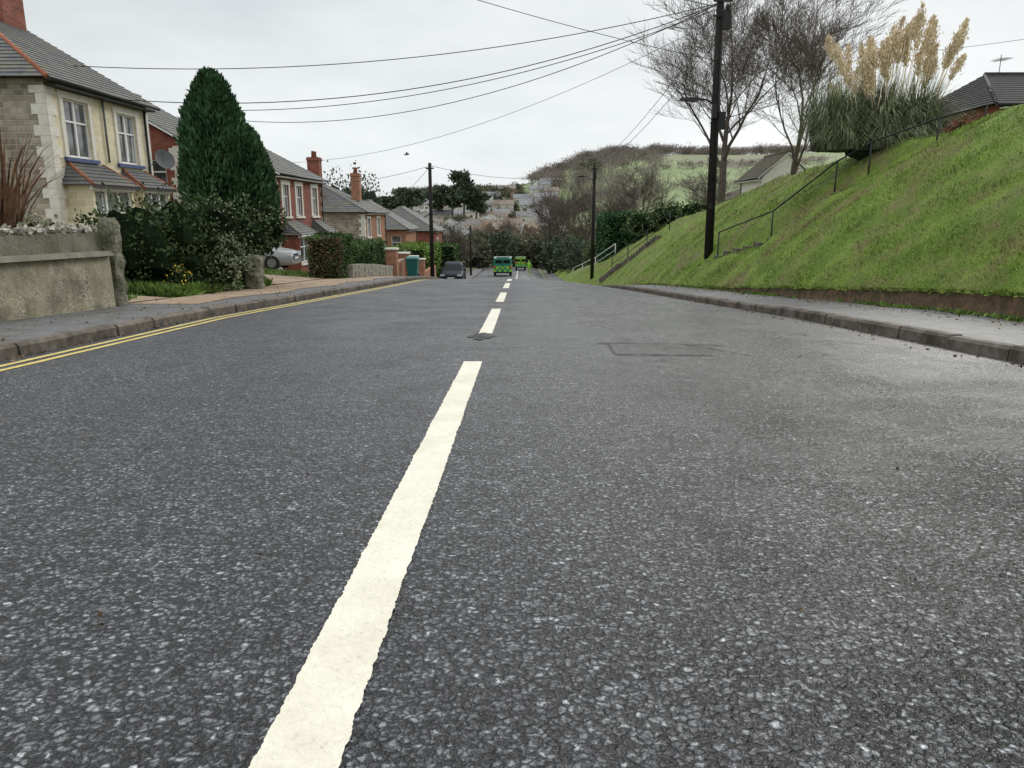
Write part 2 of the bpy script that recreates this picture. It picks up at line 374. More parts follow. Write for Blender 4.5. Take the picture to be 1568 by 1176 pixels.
def fieldmat():
    m,nt,b=base_mat('fields',.9,.1); L=nt.links.new
    co=N(nt,'ShaderNodeTexCoord').outputs['Object']
    mp=N(nt,'ShaderNodeMapping'); mp.inputs['Scale'].default_value=(.007,.005,0); L(co,mp.inputs[0])
    v=N(nt,'ShaderNodeTexVoronoi'); v.inputs['Scale'].default_value=1; L(mp.outputs[0],v.inputs['Vector'])
    sp=N(nt,'ShaderNodeSeparateColor'); L(v.outputs['Color'],sp.inputs[0])
    r=ramp(nt,[(0,(.20,.235,.13)),(.35,(.23,.28,.14)),(.6,(.21,.245,.135)),(.85,(.2,.195,.135))]); L(sp.outputs[0],r.inputs[0])  # field greens paled, distance haze mixed into the base colour
    n2=ramp(nt,[(.3,(.75,)*3),(.7,(1.12,)*3)]); L(noisen(nt,co,.05,7),n2.inputs[0])
    c=mixc(nt,r.outputs[0],n2.outputs[0],1.0,'MULTIPLY'); L(c,b.inputs['Base Color']); return m
M['field']=fieldmat()
xs=sorted(set(list(np.concatenate([-np.geomspace(60,1800,22),np.arange(-56,57,4.0),np.geomspace(60,1800,22)]))))
ys=list(np.concatenate([np.arange(-60,120,4.0),np.arange(120,700,12.0),np.geomspace(700,4000,14)]))
grid('ground_terrain',xs,ys,terr,[M['field']])

YS=list(np.arange(-12,40,.5))+list(np.arange(40,260,2.0))
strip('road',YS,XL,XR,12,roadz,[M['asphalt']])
strip('pavement_right',[y for y in YS if y<110],lambda y:XR(y)+.14,lambda y:XB(y)+.12,3,lambda x,y:pvr(y)+.012*(x-XR(y)),[M['pavement']])
strip('pavement_left',[y for y in YS if y<110],lambda y:-6.45,lambda y:XL(y)-.14,3,lambda x,y:roadz(XL(y),y)+.125,[M['pavement']])
strip('front_garden_ground',[y for y in YS if y<130],lambda y:-60,lambda y:-6.45,22,lambda x,y:lz(x,y)-.02,[M['soil']])
strip('gravel_crossover',[y for y in YS if 12<=y<=32],lambda y:-6.44,lambda y:XL(y)-.75+.12*math.sin(y*1.7),3,lambda x,y:roadz(XL(y),y)+.131,[M['gravel']])
strip('gravel_driveway',[y for y in YS if 19.5<=y<=24.5],lambda y:-6.45,lambda y:-15,6,lambda x,y:lz(x,y)+.004,[M['gravel']])
strip('gravel_driveway',[y for y in YS if 12<=y<13.9],lambda y:-6.45,lambda y:-15,6,lambda x,y:lz(x,y)+.004,[M['gravel']])
strip('gravel_driveway',[y for y in YS if 29.5<=y<=36],lambda y:-7.3,lambda y:-15,6,lambda x,y:lz(x,y)+.004,[M['gravel']])

def kerb(name,xf,side,y0,y1):
    mb=MB(); y=y0
    while y<y1:
        L=.9; g=.012; a=y+g; b_=y+L-g; j=random.uniform(-.012,.012); jz=random.uniform(-.009,.009)
        def pt(yy,off,dz):
            x=xf(yy); return (x+side*off+side*j,yy,roadz(x,yy)+dz)
        mb.hexa([pt(a,0,-.1),pt(a,.145,-.1),pt(b_,.145,-.1),pt(b_,0,-.1),pt(a,.006,.10+jz),pt(a,.145,.10+jz),pt(b_,.145,.10+jz),pt(b_,.006,.10+jz)])
        mb.hexa([pt(a,.006,.10+jz),pt(a,.145,.10+jz),pt(b_,.145,.10+jz),pt(b_,.006,.10+jz),pt(a,.035,.131+jz),pt(a,.145,.134+jz),pt(b_,.145,.134+jz),pt(b_,.035,.131+jz)])
        y+=L
    mb.obj(name,[M['kerb']])
kerb('kerb_right',XR,1,-6,100); kerb('kerb_left',XL,-1,-6,100)

def marking(name,xc,w,y0,y1,mat,zoff=.004,jit=.003):
    mb=MB(); n=max(2,int((y1-y0)/(.008 if y0<7 else (.03 if y0<14 else .2))))
    prev=None; s1,s2=random.random()*50,random.random()*50
    for i in range(n+1):
        y=y0+(y1-y0)*i/n; c=xc(y)
        a=c-w/2+random.uniform(-jit,jit)*.7+.005*noise.noise(Vector((y*20,s1,0)))+.004*noise.noise(Vector((y*3,s1,0))); b_=c+w/2+random.uniform(-jit,jit)*.7+.005*noise.noise(Vector((y*20,s2,0)))+.004*noise.noise(Vector((y*3,s2,0)))
        p=((a,y,roadz(a,y)+zoff),(b_,y,roadz(b_,y)+zoff))
        if prev: mb.face([prev[0],prev[1],p[1],p[0]])
        prev=p
    return mb.obj(name,[mat])
cl=lambda y:-.40
segs=[(-3.5,.2),(.6,6.15),(8.4,12.3),(14.1,17.6),(19.9,23.5),(25.6,29)]+[(31+6*i,35+6*i) for i in range(12)]
for a,b_ in segs: marking('centre_line_marking',cl,.155,a,b_,M['white_paint'])
marking('double_yellow_line',lambda y:XL(y)+.20,.07,-6,60,M['yellow_paint'])
marking('double_yellow_line',lambda y:XL(y)+.37,.07,-6,60,M['yellow_paint'])
M['tar']=simple('tar_seam',(.014,.014,.014),(.008,.008,.008),scale=20,rough=.45)
mb=MB()
pp=[(.86,6.62),(1.72,6.6),(1.98,7.42),(.9,7.48)]
mb.face([(x,y,roadz(x,y)+.003) for x,y in pp]); mb.obj('trench_reinstatement',[M['asphalt_patch']])
mb=MB()
def seam(x0,y0,x1,y1,w):
    d=Vector((x1-x0,y1-y0)); n=Vector((-d.y,d.x)).normalized()*w/2; k=24
    pr=None
    for i in range(k+1):
        t=i/k; x=x0+d.x*t+random.uniform(-.012,.012); y=y0+d.y*t+random.uniform(-.012,.012); ww=random.uniform(.1,1.3)
        p=((x-n.x*ww,y-n.y*ww),(x+n.x*ww,y+n.y*ww))
        if pr: mb.face([(q[0],q[1],roadz(q[0],q[1])+.007) for q in (pr[0],pr[1],p[1],p[0])])
        pr=p
seam(.8,7.5,2.05,7.42,.055);seam(.86,6.62,.9,7.48,.018);seam(.86,6.62,1.75,6.6,.024);seam(1.7,7.42,2.12,6.62,.035)
mb.obj('trench_seam',[M['tar']])
mb=MB()
for i in range(75):
    a=random.uniform(0,6.28); r=random.uniform(0,.2); cx,cy=-.42+r*math.cos(a)*.7,8.1+r*math.sin(a)*1.6; q=[]
    R=random.uniform(.008,.045)
    for k in range(9):
        t=k*2*math.pi/9; x=cx+R*math.cos(t)*random.uniform(.5,1.3); y=cy+R*1.6*math.sin(t)*random.uniform(.7,1.2); q.append((x,y,roadz(x,y)+.0035+i*.00006))
    mb.face(q)
mb.obj('tar_patch',[M['tar']])

# ------------------------------------------------------------------ grass bank
def bankmat():
    m,nt,b=base_mat('grass_turf',.9,.15); L=nt.links.new
    co=N(nt,'ShaderNodeTexCoord').outputs['Object']
    r=ramp(nt,[(.3,(.08,.13,.025)),(.5,(.15,.225,.04)),(.7,(.24,.31,.07))]); L(noisen(nt,co,1.2,8,.7),r.inputs[0])
    r2=ramp(nt,[(.47,(0,0,0)),(.64,(.9,.9,.9))]); L(noisen(nt,co,.75,7,.72),r2.inputs[0])
    c=mixc(nt,r.outputs[0],(.20,.17,.085),r2.outputs[0]); L(c,b.inputs['Base Color'])
    bp=N(nt,'ShaderNodeBump'); bp.inputs['Strength'].default_value=1; bp.inputs['Distance'].default_value=.04
    L(noisen(nt,co,35,5,.7),bp.inputs['Height']); L(bp.outputs[0],b.inputs['Normal']); return m
M['turf']=bankmat()
V=[];F=[]; ysb=list(np.arange(-10,34,.25))+list(np.arange(34,112,1.0)); ns=26; npl=14
for y in ysb:
    xb=XB(y);xc=XC(y)
    for i in range(ns+1):
        x=xb+(xc-xb)*i/ns; V.append((x,y,bankz(x,y)))
    for i in range(1,npl+1):
        x=xc+(48-xc)*(i/npl)**1.6; V.append((x,y,bankz(x,y)))
W=ns+npl+1
for j in range(len(ysb)-1):
    for i in range(W-1):
        k=j*W+i; F.append((k,k+1,k+W+1,k+W))
mesh_grid('grass_bank',V,F,[M['turf']])
pts=[];hs=[]
def addbl(n,y0,y1,h,xmax=11.5):
    for _ in range(n):
        y=random.uniform(y0,y1); xb=XB(y); x=xb-.03+(xmax-xb)*random.random()
        q=noise.noise(Vector((x*1.3,y*1.1,8)))
        if q<-.25 and random.random()<.5: continue
        pts.append((x,y,bankz(x,y)-.01)); hs.append(h*random.uniform(.4,1.4)*(1+1.3*max(0,q)))
addbl(50000,7.5,14,.036);addbl(38000,14,22,.048);addbl(22000,22,36,.065);addbl(7000,36,64,.09)
NF=11000
for _ in range(NF):
    y=random.uniform(7,30); x=XB(y)+random.uniform(-.05,.12); k=.5+.8*noise.noise(Vector((y*1.5,9,1)))
    pts.append((x,y,pvr(y)+hb(y)-.04)); hs.append(.075*random.uniform(.3,1.6)*(.35+max(0,k)))
P_=np.array(pts);H_=np.array(hs)
D_=np.zeros_like(P_);D_[:,2]=1;D_[:,0]=-.35;D_+=rng.normal(size=P_.shape)*.45
D_[-NF:,0]-=.6; D_[-NF:,2]-=.35
quad_object('grass_blades',[(leafq(P_,D_,H_,H_*.08+.003),0)],[M['grass_blade']])
pts=[];hs=[]
for _ in range(170):
    y=random.uniform(7,34)
    if noise.noise(Vector((y*.8,5,1)))<-.12: continue
    cx=XB(y)-abs(random.gauss(0,.09)); R=random.uniform(.03,.12)
    for k in range(int(60*R/.06)):
        pts.append((cx+random.gauss(0,R*.5),y+random.gauss(0,R),pvr(y)+.012)); hs.append(random.uniform(.02,.06)*(1+R*4))
P2=np.array(pts);H2=np.array(hs);D2=rng.normal(size=P2.shape)*.7;D2[:,2]=np.abs(D2[:,2])+.5
quad_object('pavement_weeds',[(leafq(P2,D2,H2,H2*.22),0)],[M['weed']])

M['oldbrick']=simple('old_mossy_brick',(.23,.145,.085),(.07,.052,.033),scale=9,bump=1,bscale=30,bdist=.03,stain=(.09,.075,.04),sscale=4)
V=[];F=[]; yy=list(np.arange(4,27,.05)); nr=7
for y in yy:
    h=hb(y)+.03
    for i in range(nr+1):
        t=i/nr; row=int(t*h/.085)
        k=noise.noise(Vector((y*1.3,row*3.1,0)))*.03+noise.noise(Vector((y*9,t*7,4)))*.028+noise.noise(Vector((int(y/.24+row*.5),row*5,9)))*.03
        V.append((XB(y)-.02+.06*t+k,y,pvr(y)-.03+t*h))
for j in range(len(yy)-1):
    for i in range(nr):
        k=j*(nr+1)+i; F.append((k,k+1,k+nr+2,k+nr+1))
mesh_grid('low_retaining_wall',V,F,[M['oldbrick']])
C=[]
for _ in range(3400):
    y=random.uniform(6,28); q=random.random()
    if q<.6: x=XB(y)-abs(random.gauss(0,.35)); z=pvr(y)+.02
    elif q<.75: x=XR(y)-abs(random.gauss(0,.2)); z=roadz(x,y)+.008
    elif q<.9: x=XL(y)+abs(random.gauss(0,.07)); z=roadz(x,y)+.01
    else: x=XL(y)-random.random()*1.6-.15; z=roadz(XL(y),y)+.135
    if XR(y)<x<XR(y)+.14 or x>XB(y): continue
    C.append((x,y,z))
C=np.array(C); D=rng.normal(size=C.shape); D[:,2]*=.2
L_=.015+.03*rng.random(len(C))
quad_object('fallen_leaves',[(leafq(C,D,L_,L_*.35),0)],[M['deadleaf']])
C=[]
for _ in range(300):
    x=random.uniform(-4,4); y=random.uniform(1.6,16); C.append((x,y,roadz(x,y)+.006))
C=np.array(C); D=rng.normal(size=C.shape); D[:,2]*=.2
L_=.006+.012*rng.random(len(C))
quad_object('road_grit',[(leafq(C,D,L_,L_*.4),0)],[M['deadleaf']])

# ------------------------------------------------------------------ railings and steps
def railing(name,pts,h,mat,r=.022,mid=False,zf=bankz):
    mb=MB(); P=[Vector((x,y,zf(x,y))) for x,y in pts]
    tops=[p+Vector((0,0,h)) for p in P]
    mb.tube(tops,r,8)
    if mid: mb.tube([p+Vector((0,0,h*.5)) for p in P],r*.7,6)
    for p,t in zip(P,tops): mb.tube([p-Vector((0,0,.2)),t],r,8)
    mb.obj(name,[mat])
railing('handrail',[(6.55,25.0),(7.05,21.3),(8.5,20.8),(9.0,20.0),(9.7,18.2),(10.45,17.7)],.8,M['black_metal'])
railing('handrail',[(6.1,50),(6.8,47.6),(7.6,45.4),(8.6,43.8)],1.0,M['black_metal'],r=.028,mid=True)
railing('handrail',[(5.2,74),(5.8,70),(6.6,66),(7.8,62)],1.0,M['white_metal'],r=.04,mid=True)
def steps(name,PA,w,n):
    mb=MB()
    for k in range(n):
        t=k/(n-1)*(len(PA)-1); i=min(len(PA)-2,int(t)); f=t-i
        x=PA[i][0]*(1-f)+PA[i+1][0]*f; y=PA[i][1]*(1-f)+PA[i+1][1]*f
        d=Vector((PA[i+1][0]-PA[i][0],PA[i+1][1]-PA[i][1])).normalized(); s=Vector((-d.y,d.x))*w/2; l=d*.17
        z=bankz(x,y); c=Vector((x,y))
        q=[c-l-s,c+l-s,c+l+s,c-l+s]
        mb.hexa([(p.x,p.y,z-.3) for p in q]+[(p.x,p.y,z+.03) for p in q])
    mb.obj(name,[M['kerb']])
steps('concrete_steps',PATH,.42,34)
steps('concrete_steps',[(5.7,50.5),(6.4,48),(7.2,45.8),(8.2,44)],.7,26)

# ------------------------------------------------------------------ poles & wires
def pole(name,x,y,z0,z1,r0,r1,lean=0):
    e=empty(name); mb=MB(); mb.tube([(x,y,z0-.3),(x+lean*.5,y,(z0+z1)/2),(x+lean,y,z1)],[r0,(r0+r1)/2,r1],14)
    mb.obj('shaft',[M['wood_pole']],e); return e
e=pole('telegraph_pole',6.5,26,-.75,9.6,.15,.115,lean=-.12)
mb=MB()
mb.box(6.50,6.72,25.72,25.88,3.55,4.1); mb.box(6.28,6.44,25.74,25.88,3.9,4.35)
mb.tube([(6.55,25.85,.2),(6.5,25.85,3.6),(6.45,25.85,9.3)],.028,6)
mb.box(6.46,6.68,25.62,25.86,6.6,7.15); mb.box(6.5,6.62,25.6,25.7,7.15,7.3)
for z in (7.45,7.0): mb.box(6.15,6.75,25.84,25.9,z,z+.06)
mb.box(6.36,6.5,25.84,25.87,1.0,1.2)
mb.obj('cable_boxes',[M['black_metal']],e)
mb=MB(); mb.tube([(6.4,25.95,4.35),(6.1,25.9,4.5),(5.75,25.85,4.52)],.03,8)
mb.hexa([(5.2,25.72,4.47),(5.8,25.76,4.42),(5.8,25.94,4.42),(5.2,25.98,4.47),(5.24,25.76,4.55),(5.8,25.78,4.57),(5.8,25.92,4.57),(5.24,25.94,4.55)])
mb.obj('street_light_arm',[M['black_metal']],e)
e=pole('telegraph_pole',5.55,58,-3.9,4.5,.14,.11)
mb=MB(); mb.box(5.3,5.8,57.86,57.9,4.0,4.1); mb.box(5.42,5.68,57.7,57.86,3.3,3.8)
mb.tube([(5.5,57.9,3.2),(5.0,57.8,3.5),(4.7,57.8,3.5)],.03,6); mb.box(4.3,4.75,57.7,57.9,3.44,3.54); mb.obj('fittings',[M['black_metal']],e)
e=pole('telegraph_pole',-5.45,46,-3.2,3.75,.13,.10)
mb=MB(); mb.box(-5.7,-5.2,45.86,45.9,3.4,3.48); mb.obj('crossarm',[M['black_metal']],e)
pole('telegraph_pole',3.9,100,-7,.0,.12,.1); pole('telegraph_pole',-5.6,84,-6.2,-.6,.12,.1)
def wire(a,b_,sag,r=.011):
    a=Vector(a);b_=Vector(b_); k=28; pts=[]
    for i in range(k+1):
        t=i/k; p=a.lerp(b_,t); p.z-=sag*4*t*(1-t); pts.append(p)
    wm.tube(pts,r,5,cap=False)
wm=MB()
T=(6.42,26,7.45)
wire(T,(-12.7,24.5,4.35),1.1,.014); wire(T,(-16.5,25.2,5.6),.9,.013); wire(T,(-12.8,33.5,4.8),1.3,.013)
wire((6.42,26,7.3),(-13,29.5,4.7),1.0,.013); wire((6.42,26,5.7),(-13,14,8.6),.5,.009)
wire((6.42,26,7.3),(-16,12,9.6),.5,.012); wire((6.42,26,7.0),(-12,40,3.4),1.0,.008)
wire((6.42,26,6.4),(5.5,57.9,4.1),.6,.012); wire((6.42,26,7.0),(5.6,57.9,4.3),.5,.012)
wire((6.5,26,5.6),(22,29,7.6),.3,.008); wire((6.5,26,7.2),(9.5,4,8.5),.4,.012)
wire((6.5,26,4.6),(17,33,5.4),.3,.007)
wire((-5.4,46,3.6),(-12,42,2.4),.3,.012); wire((-5.4,46,3.6),(-12,62,1),.5,.012); wire((-5.4,46,3.6),(5.5,57.9,4.0),.7,.012)
wm.obj('overhead_wires',[M['black_metal']])

# ------------------------------------------------------------------ houses
def courses(mb,A,B,C,D,n,m=0,lift=.03):
    A,B,C,D=map(Vector,(A,B,C,D)); nrm=(B-A).cross(D-A)
    if nrm.length<1e-6: nrm=(B-A).cross(C-A)
    nrm.normalize()
    if nrm.z<0: nrm=-nrm
    for i in range(n):
        t0=i/n;t1=min(1,(i+1.15)/n)
        a=A.lerp(D,t0)+nrm*lift; b_=B.lerp(C,t0)+nrm*lift; c=B.lerp(C,t1)+nrm*.004; d=A.lerp(D,t1)+nrm*.004
        mb.face([a,b_,c,d],m)
        mb.face([A.lerp(D,t0)+nrm*.002,B.lerp(C,t0)+nrm*.002,b_,a],m)
def slab(mb,A,B,C,D,th,m):
    A,B,C,D=map(Vector,(A,B,C,D)); dn=Vector((0,0,-th)); e=Vector((0,0,-.006))
    top=[A+e,B+e,C+e,D+e]; bot=[p+dn for p in (A,B,C,D)]
    mb.face(bot,m)
    for i in range(4):
        j=(i+1)%4
        if (top[i]-top[j]).length>1e-4: mb.face([top[i],top[j],bot[j],bot[i]],m)
def facade(mb,P,u0,u1,z0,z1,holes,m=0,rev=.14,rm=None):
    us=sorted({u0,u1,*[h[0] for h in holes],*[h[1] for h in holes]}); zs=sorted({z0,z1,*[h[2] for h in holes],*[h[3] for h in holes]})
    for a,b_ in zip(us[:-1],us[1:]):
        for c,d in zip(zs[:-1],zs[1:]):
            uc,zc=(a+b_)/2,(c+d)/2
            if any(h[0]<uc<h[1] and h[2]<zc<h[3] for h in holes): continue
            mb.face([P(a,c,0),P(b_,c,0),P(b_,d,0),P(a,d,0)],m)
    for h in holes:
        a,b_,c,d=h[:4]; r=m if rm is None else rm
        mb.face([P(a,c,0),P(a,d,0),P(a,d,rev),P(a,c,rev)],r); mb.face([P(b_,c,0),P(b_,d,0),P(b_,d,rev),P(b_,c,rev)],r)
        mb.face([P(a,c,0),P(b_,c,0),P(b_,c,rev),P(a,c,rev)],r); mb.face([P(a,d,0),P(b_,d,0),P(b_,d,rev),P(a,d,rev)],r)
def window(fr,P,h,n=2,sur=None):
    a,b_,c,d=h[:4]; f=.05
    fr.face([P(a,c,.11),P(b_,c,.11),P(b_,d,.11),P(a,d,.11)],1)
    fr.pbox(P,a,a+f,c,d,.06,.105,0); fr.pbox(P,b_-f,b_,c,d,.06,.105,0)
    fr.pbox(P,a+f,b_-f,c,c+f,.06,.105,0); fr.pbox(P,a+f,b_-f,d-f,d,.06,.105,0)
    for i in range(1,n):
        u=a+(b_-a)*i/n; fr.pbox(P,u-.035,u+.035,c+f,d-f,.055,.104,0)
    z=c+(d-c)*.62
    for i in range(n):
        ua=a+(b_-a)*i/n+(.05 if i==0 else .035); ub=a+(b_-a)*(i+1)/n-(.05 if i==n-1 else .035)
        fr.pbox(P,ua,ub,z-.025,z+.025,.06,.103,0)
        if random.random()<.6:
            fr.face([P(ua+.02,c+.1,.1075),P(ua+(ub-ua)*.35,c+.1,.1075),P(ua+(ub-ua)*.22,d-.1,.1075),P(ua+.02,d-.1,.1075)],4)
            fr.face([P(ub-(ub-ua)*.3,c+.1,.1075),P(ub-.02,c+.1,.1075),P(ub-.02,d-.1,.1075),P(ub-(ub-ua)*.2,d-.1,.1075)],4)
    if sur:
        s=sur
        fr.pbox(P,a-s,a-.002,c-.02,d,-.035,.02,2); fr.pbox(P,b_+.002,b_+s,c-.02,d,-.035,.02,2)
        fr.pbox(P,a-s-.05,b_+s+.05,d+.002,d+s*1.1,-.05,.02,2)
    fr.pbox(P,a-(sur or 0)-.06,b_+(sur or 0)+.06,c-.13,c-.022,-.09,.02,3)
def quoins(mb,P,u,dirn,z0,z1,m,w1=.42,w2=.26,h=.28):
    z=z0;i=0
    while z<z1-.05:
        w=w1 if i%2 else w2; a,b_=(u,u+dirn*w) if dirn>0 else (u-w,u)
        mb.pbox(P,a,b_,z+.003,min(z+h,z1)-.003,-.02,.05,m); z+=h;i+=1
def chimney(e,x,y,z0,z1,w,d,mat,pots=2):
    mb=MB(); mb.box(x-w/2,x+w/2,y-d/2,y+d/2,z0,z1-.25); mb.box(x-w/2-.05,x+w/2+.05,y-d/2-.05,y+d/2+.05,z1-.248,z1-.1); mb.box(x-w/2-.02,x+w/2+.02,y-d/2-.02,y+d/2+.02,z1-.098,z1)
    for i in range(pots):
        py=y-d/2+d*(i+.5)/pots; mb.tube([(x,py,z1),(x,py,z1+.4),(x,py,z1+.45)],[.13,.11,.13],10,1)
    mb.obj('chimney',[mat,M['ridge_red']],e)
def house(name,xf,s,y0,y1,zg,ze,zr,depth,wm_,sm_,fw,sw=(),hipn=0,hipf=0,roof='slate',nc=16,quo=None,sur=.16,chim=(),bays=(),sillm='cream_trim',fascia='white',door=(),red=False):
    e=empty(name); wmb=MB(); fr=MB(); rf=MB()
    Pf=lambda u,z,d:(xf-s*d,u,z)
    xb=xf-s*depth; xm=xf-s*depth/2
    Ps=lambda u,z,d:(u,y0+d,z)
    facade(wmb,Pf,y0,y1,zg-1,ze,[h[:4] for h in fw]+[h[:4] for h in door],0)
    for h in fw: window(fr,Pf,h,h[4],sur)
    for h in door:
        a,b_,c,d=h[:4]; fr.pbox(Pf,a,b_,c,d,.08,.13,0); fr.pbox(Pf,a+.2,b_-.2,c+1.0,d-.2,.07,.079,1)
    xa,xz=min(xf,xb),max(xf,xb)
    facade(wmb,Ps,xa,xz,zg-1,ze,[h[:4] for h in sw],1)
    for h in sw: window(fr,Ps,h,h[4],None)
    wmb.face([(xa,y1,zg-1),(xz,y1,zg-1),(xz,y1,ze),(xa,y1,ze)],1); wmb.face([(xb,y0,zg-1),(xb,y1,zg-1),(xb,y1,ze),(xb,y0,ze)],1)
    if not hipn: wmb.face([(xa,y0,ze),(xz,y0,ze),(xm,y0,zr-.12)],1)
    if not hipf: wmb.face([(xa,y1,ze),(xz,y1,ze),(xm,y1,zr-.12)],1)
    o=.32; zo=ze-.02
    r0=y0+hipn if hipn else y0-.15; r1=y1-hipf if hipf else y1+.15
    a0=y0-o if hipn else y0-.15; a1=y1+o if hipf else y1+.15
    fx=xf+s*o; bx=xb-s*o
    A=(fx,a0,zo);B=(fx,a1,zo);C=(xm,r1,zr);D=(xm,r0,zr);E=(bx,a0,zo);G=(bx,a1,zo)
    courses(rf,A,B,C,D,nc); slab(rf,A,B,C,D,.09,1)
    courses(rf,E,G,C,D,nc); slab(rf,E,G,C,D,.09,1)
    if hipn: courses(rf,A,E,D,D,nc); rf.tube([A,D],.07,6,2); rf.tube([E,D],.07,6,2)
    if hipf: courses(rf,B,G,C,C,nc); rf.tube([B,C],.07,6,2)
    rf.tube([(xm,r0,zr+.02),(xm,r1,zr+.02)],.09,8,2)
    rf.tube([(fx+s*.05,a0,zo-.04),(fx+s*.05,a1,zo-.04)],.06,8,3)
    rf.tube([(xf+s*.06,y1-.3,zo-.1),(xf+s*.06,y1-.3,zg)],.04,6,3)
    rf.box(min(xf+s*.002,fx),max(xf+s*.002,fx),y0+.01,y1-.01,zo-.17,zo-.115,1)
    if quo:
        quoins(fr,Pf,y0,1,zg-.3,ze-.18,2); quoins(fr,Pf,y1,-1,zg-.3,ze-.18,2)
        quoins(fr,Ps,xz,-1,zg-.3,ze-.18,2)
    for (b0,b1,bz0,bz1,zt,pr) in bays:
        bx0=xf+s*.003; bf=xf+s*pr
        Pb=lambda u,z,d:(bf-s*d,u,z)
        hl=[(b0+.12,b1-.12,zg+.75,bz1-.12)]
        facade(wmb,Pb,b0,b1,zg-1,bz1,hl,0)
        for yy in (b0,b1): wmb.face([(bx0,yy,zg-1),(bf,yy,zg-1),(bf,yy,bz1),(bx0,yy,bz1)],0)
        for h in hl: window(fr,Pb,h,3,None)
        fr.pbox(Pb,b0-.04,b1+.04,bz1-.14,bz1-.002,-.05,.04,0)
        q=.18; A=(bf+s*q,b0-q,bz1);B=(bf+s*q,b1+q,bz1);C=(bx0,b1-.25,zt);D=(bx0,b0+.25,zt)
        courses(rf,A,B,C,D,6); slab(rf,A,B,C,D,.07,1)
        courses(rf,(bx0,b0-q,bz1),A,D,D,6); courses(rf,B,(bx0,b1+q,bz1),C,C,6)
        rf.tube([A,D],.05,6,2);rf.tube([B,C],.05,6,2)
    wmb.obj('walls',[M[wm_],M[sm_]],e)
    fr.obj('windows_and_trim',[M['white'],M['glass'],M['cream_trim'],M[sillm],M['blind']],e)
    rf.obj('roof',[M[roof],M[fascia],M['ridge_red' if red else roof],M['black_metal']],e)
    for c in chim: chimney(e,*c)
    return e
hA=house('stone_house',-13,1,21.3,27.0,-.95,4.45,7.0,8.0,'stoneA','rubble',
  [(22.05,23.3,2.45,4.05,2),(24.9,26.1,2.45,4.0,2)],sw=[],hipn=3.4,hipf=0,quo=True,sur=.17,sillm='blue_sill',fascia='black_metal',red=True,nc=20,
  chim=[(-17.0,26.3,6.4,8.7,.6,1.1,M['redbrick'],3)],bays=[(21.7,24.0,0,1.65,2.3,.75),(24.7,26.6,0,1.65,2.25,.7)])
hB=house('brick_house',-13.4,1,30.2,35.5,-1.4,3.6,6.0,8.0,'redbrick','redbrick',[(31,32.2,1.7,3.1,2)],sw=[(-15,-14,1.7,2.9,1)],quo=True)
mb=MB(); c=Vector((-12.7,27.3,2.7)); rings=[]
nd=Vector((.75,-.55,.35)).normalized(); u=nd.cross(Vector((0,0,1))).normalized(); w=nd.cross(u)
for i in range(5):
    r=.36*i/4; rings.append([c+nd*(r*r*.6)+(u*math.cos(t)+w*math.sin(t))*r for t in [k*math.pi/9 for k in range(18)]])
for i in range(4):
    for k in range(18): mb.face([rings[i][k],rings[i][(k+1)%18],rings[i+1][(k+1)%18],rings[i+1][k]])
mb.tube([c,(-13.0,26.9,2.5)],.02,6); mb.tube([c-w*.3,c+nd*.4],.012,5)
M['dish']=simple('dish_grey',(.13,.135,.14),rough=.7)
mb.obj('satellite_dish',[M['dish']],hA)
mb=MB(); mb.tube([(-12.94,24.1,4.3),(-12.94,24.1,2.4)],.03,6); mb.tube([(-14.6,21.27,4.3),(-14.6,21.27,-.8)],.035,6)
mb.obj('downpipes',[M['dish']],hA)
hC=house('brick_house',-12,1,37.2,46,-2.4,2.75,4.95,8.0,'redbrick','redbrick',
  [(38.3,39.3,.7,2.25,2),(40.6,41.6,.7,2.25,2),(43.6,44.7,.7,2.25,2)],quo=True,sur=.2,hipn=0,
  door=[(42.0,42.9,-2.4,-.3)],bays=[(38.0,40.8,0,-.25,.45,.8),(43.3,45.3,0,-.25,.45,.8)],fascia='white')
hD=house('stone_house_hipped',-12,1,58,67,-4.4,.9,3.1,8.5,'orangebrick','rubble',[(59,60.2,-1.0,.4,2),(63,64.2,-1.0,.4,2)],hipn=3.6,hipf=3.6,quo=True,
  chim=[(-16,59.5,1.8,5.0,.9,.9,M['redbrick'],3),(-13.6,63,1.8,4.0,.7,.7,M['orangebrick'],2)],bays=[(59,61.5,0,-1.8,-1.2,.7)])
hE=house('brick_bungalow',-10.8,1,71,78,-5.2,-.7,2.0,9,'orangebrick','orangebrick',[(73,75,-3.5,-2.2,2)],sw=[(-12.2,-11.3,-2.9,-1.3,1),(-15.5,-14.2,-2.9,-1.6,2)],hipn=4.2,roof='slate')
hF=house('brick_house',-9.8,1,86,94,-6.2,-1.2,1.5,9,'redbrick','redbrick',[(88,89,-3.5,-2.2,2)],hipn=4,roof='slate')
hG=house('bungalow',0,-1,-13,0,2.4,4.9,6.6,8,'redbrick','redbrick',[(-11,-9.2,3.3,4.5,3),(-4.5,-3,3.3,4.5,2)],roof='tile_dark',nc=14,hipf=1.6)
hG.rotation_euler=(0,0,math.radians(90)); hG.location=(18.2,30,0)
mb=MB(); mb.tube([(4,-2.2,5.8),(4,-2.2,7.4)],.02,6)
for k in range(6): mb.tube([(3.6+.13*k,-2.5,7.2),(3.6+.13*k,-1.9,7.2)],.008,4)
mb.tube([(3.5,-2.2,7.2),(4.5,-2.2,7.2)],.012,5)
mb.obj('tv_aerial',[M['grey_metal']],hG)
hH=house('white_gabled_house',16.6,-1,53,58,.6,3.2,4.9,3.4,'cream_trim','cream_trim',[(54,55.5,1.2,2.4,2)],sw=[(17.8,18.8,1.4,2.7,2)],roof='tile_brown')
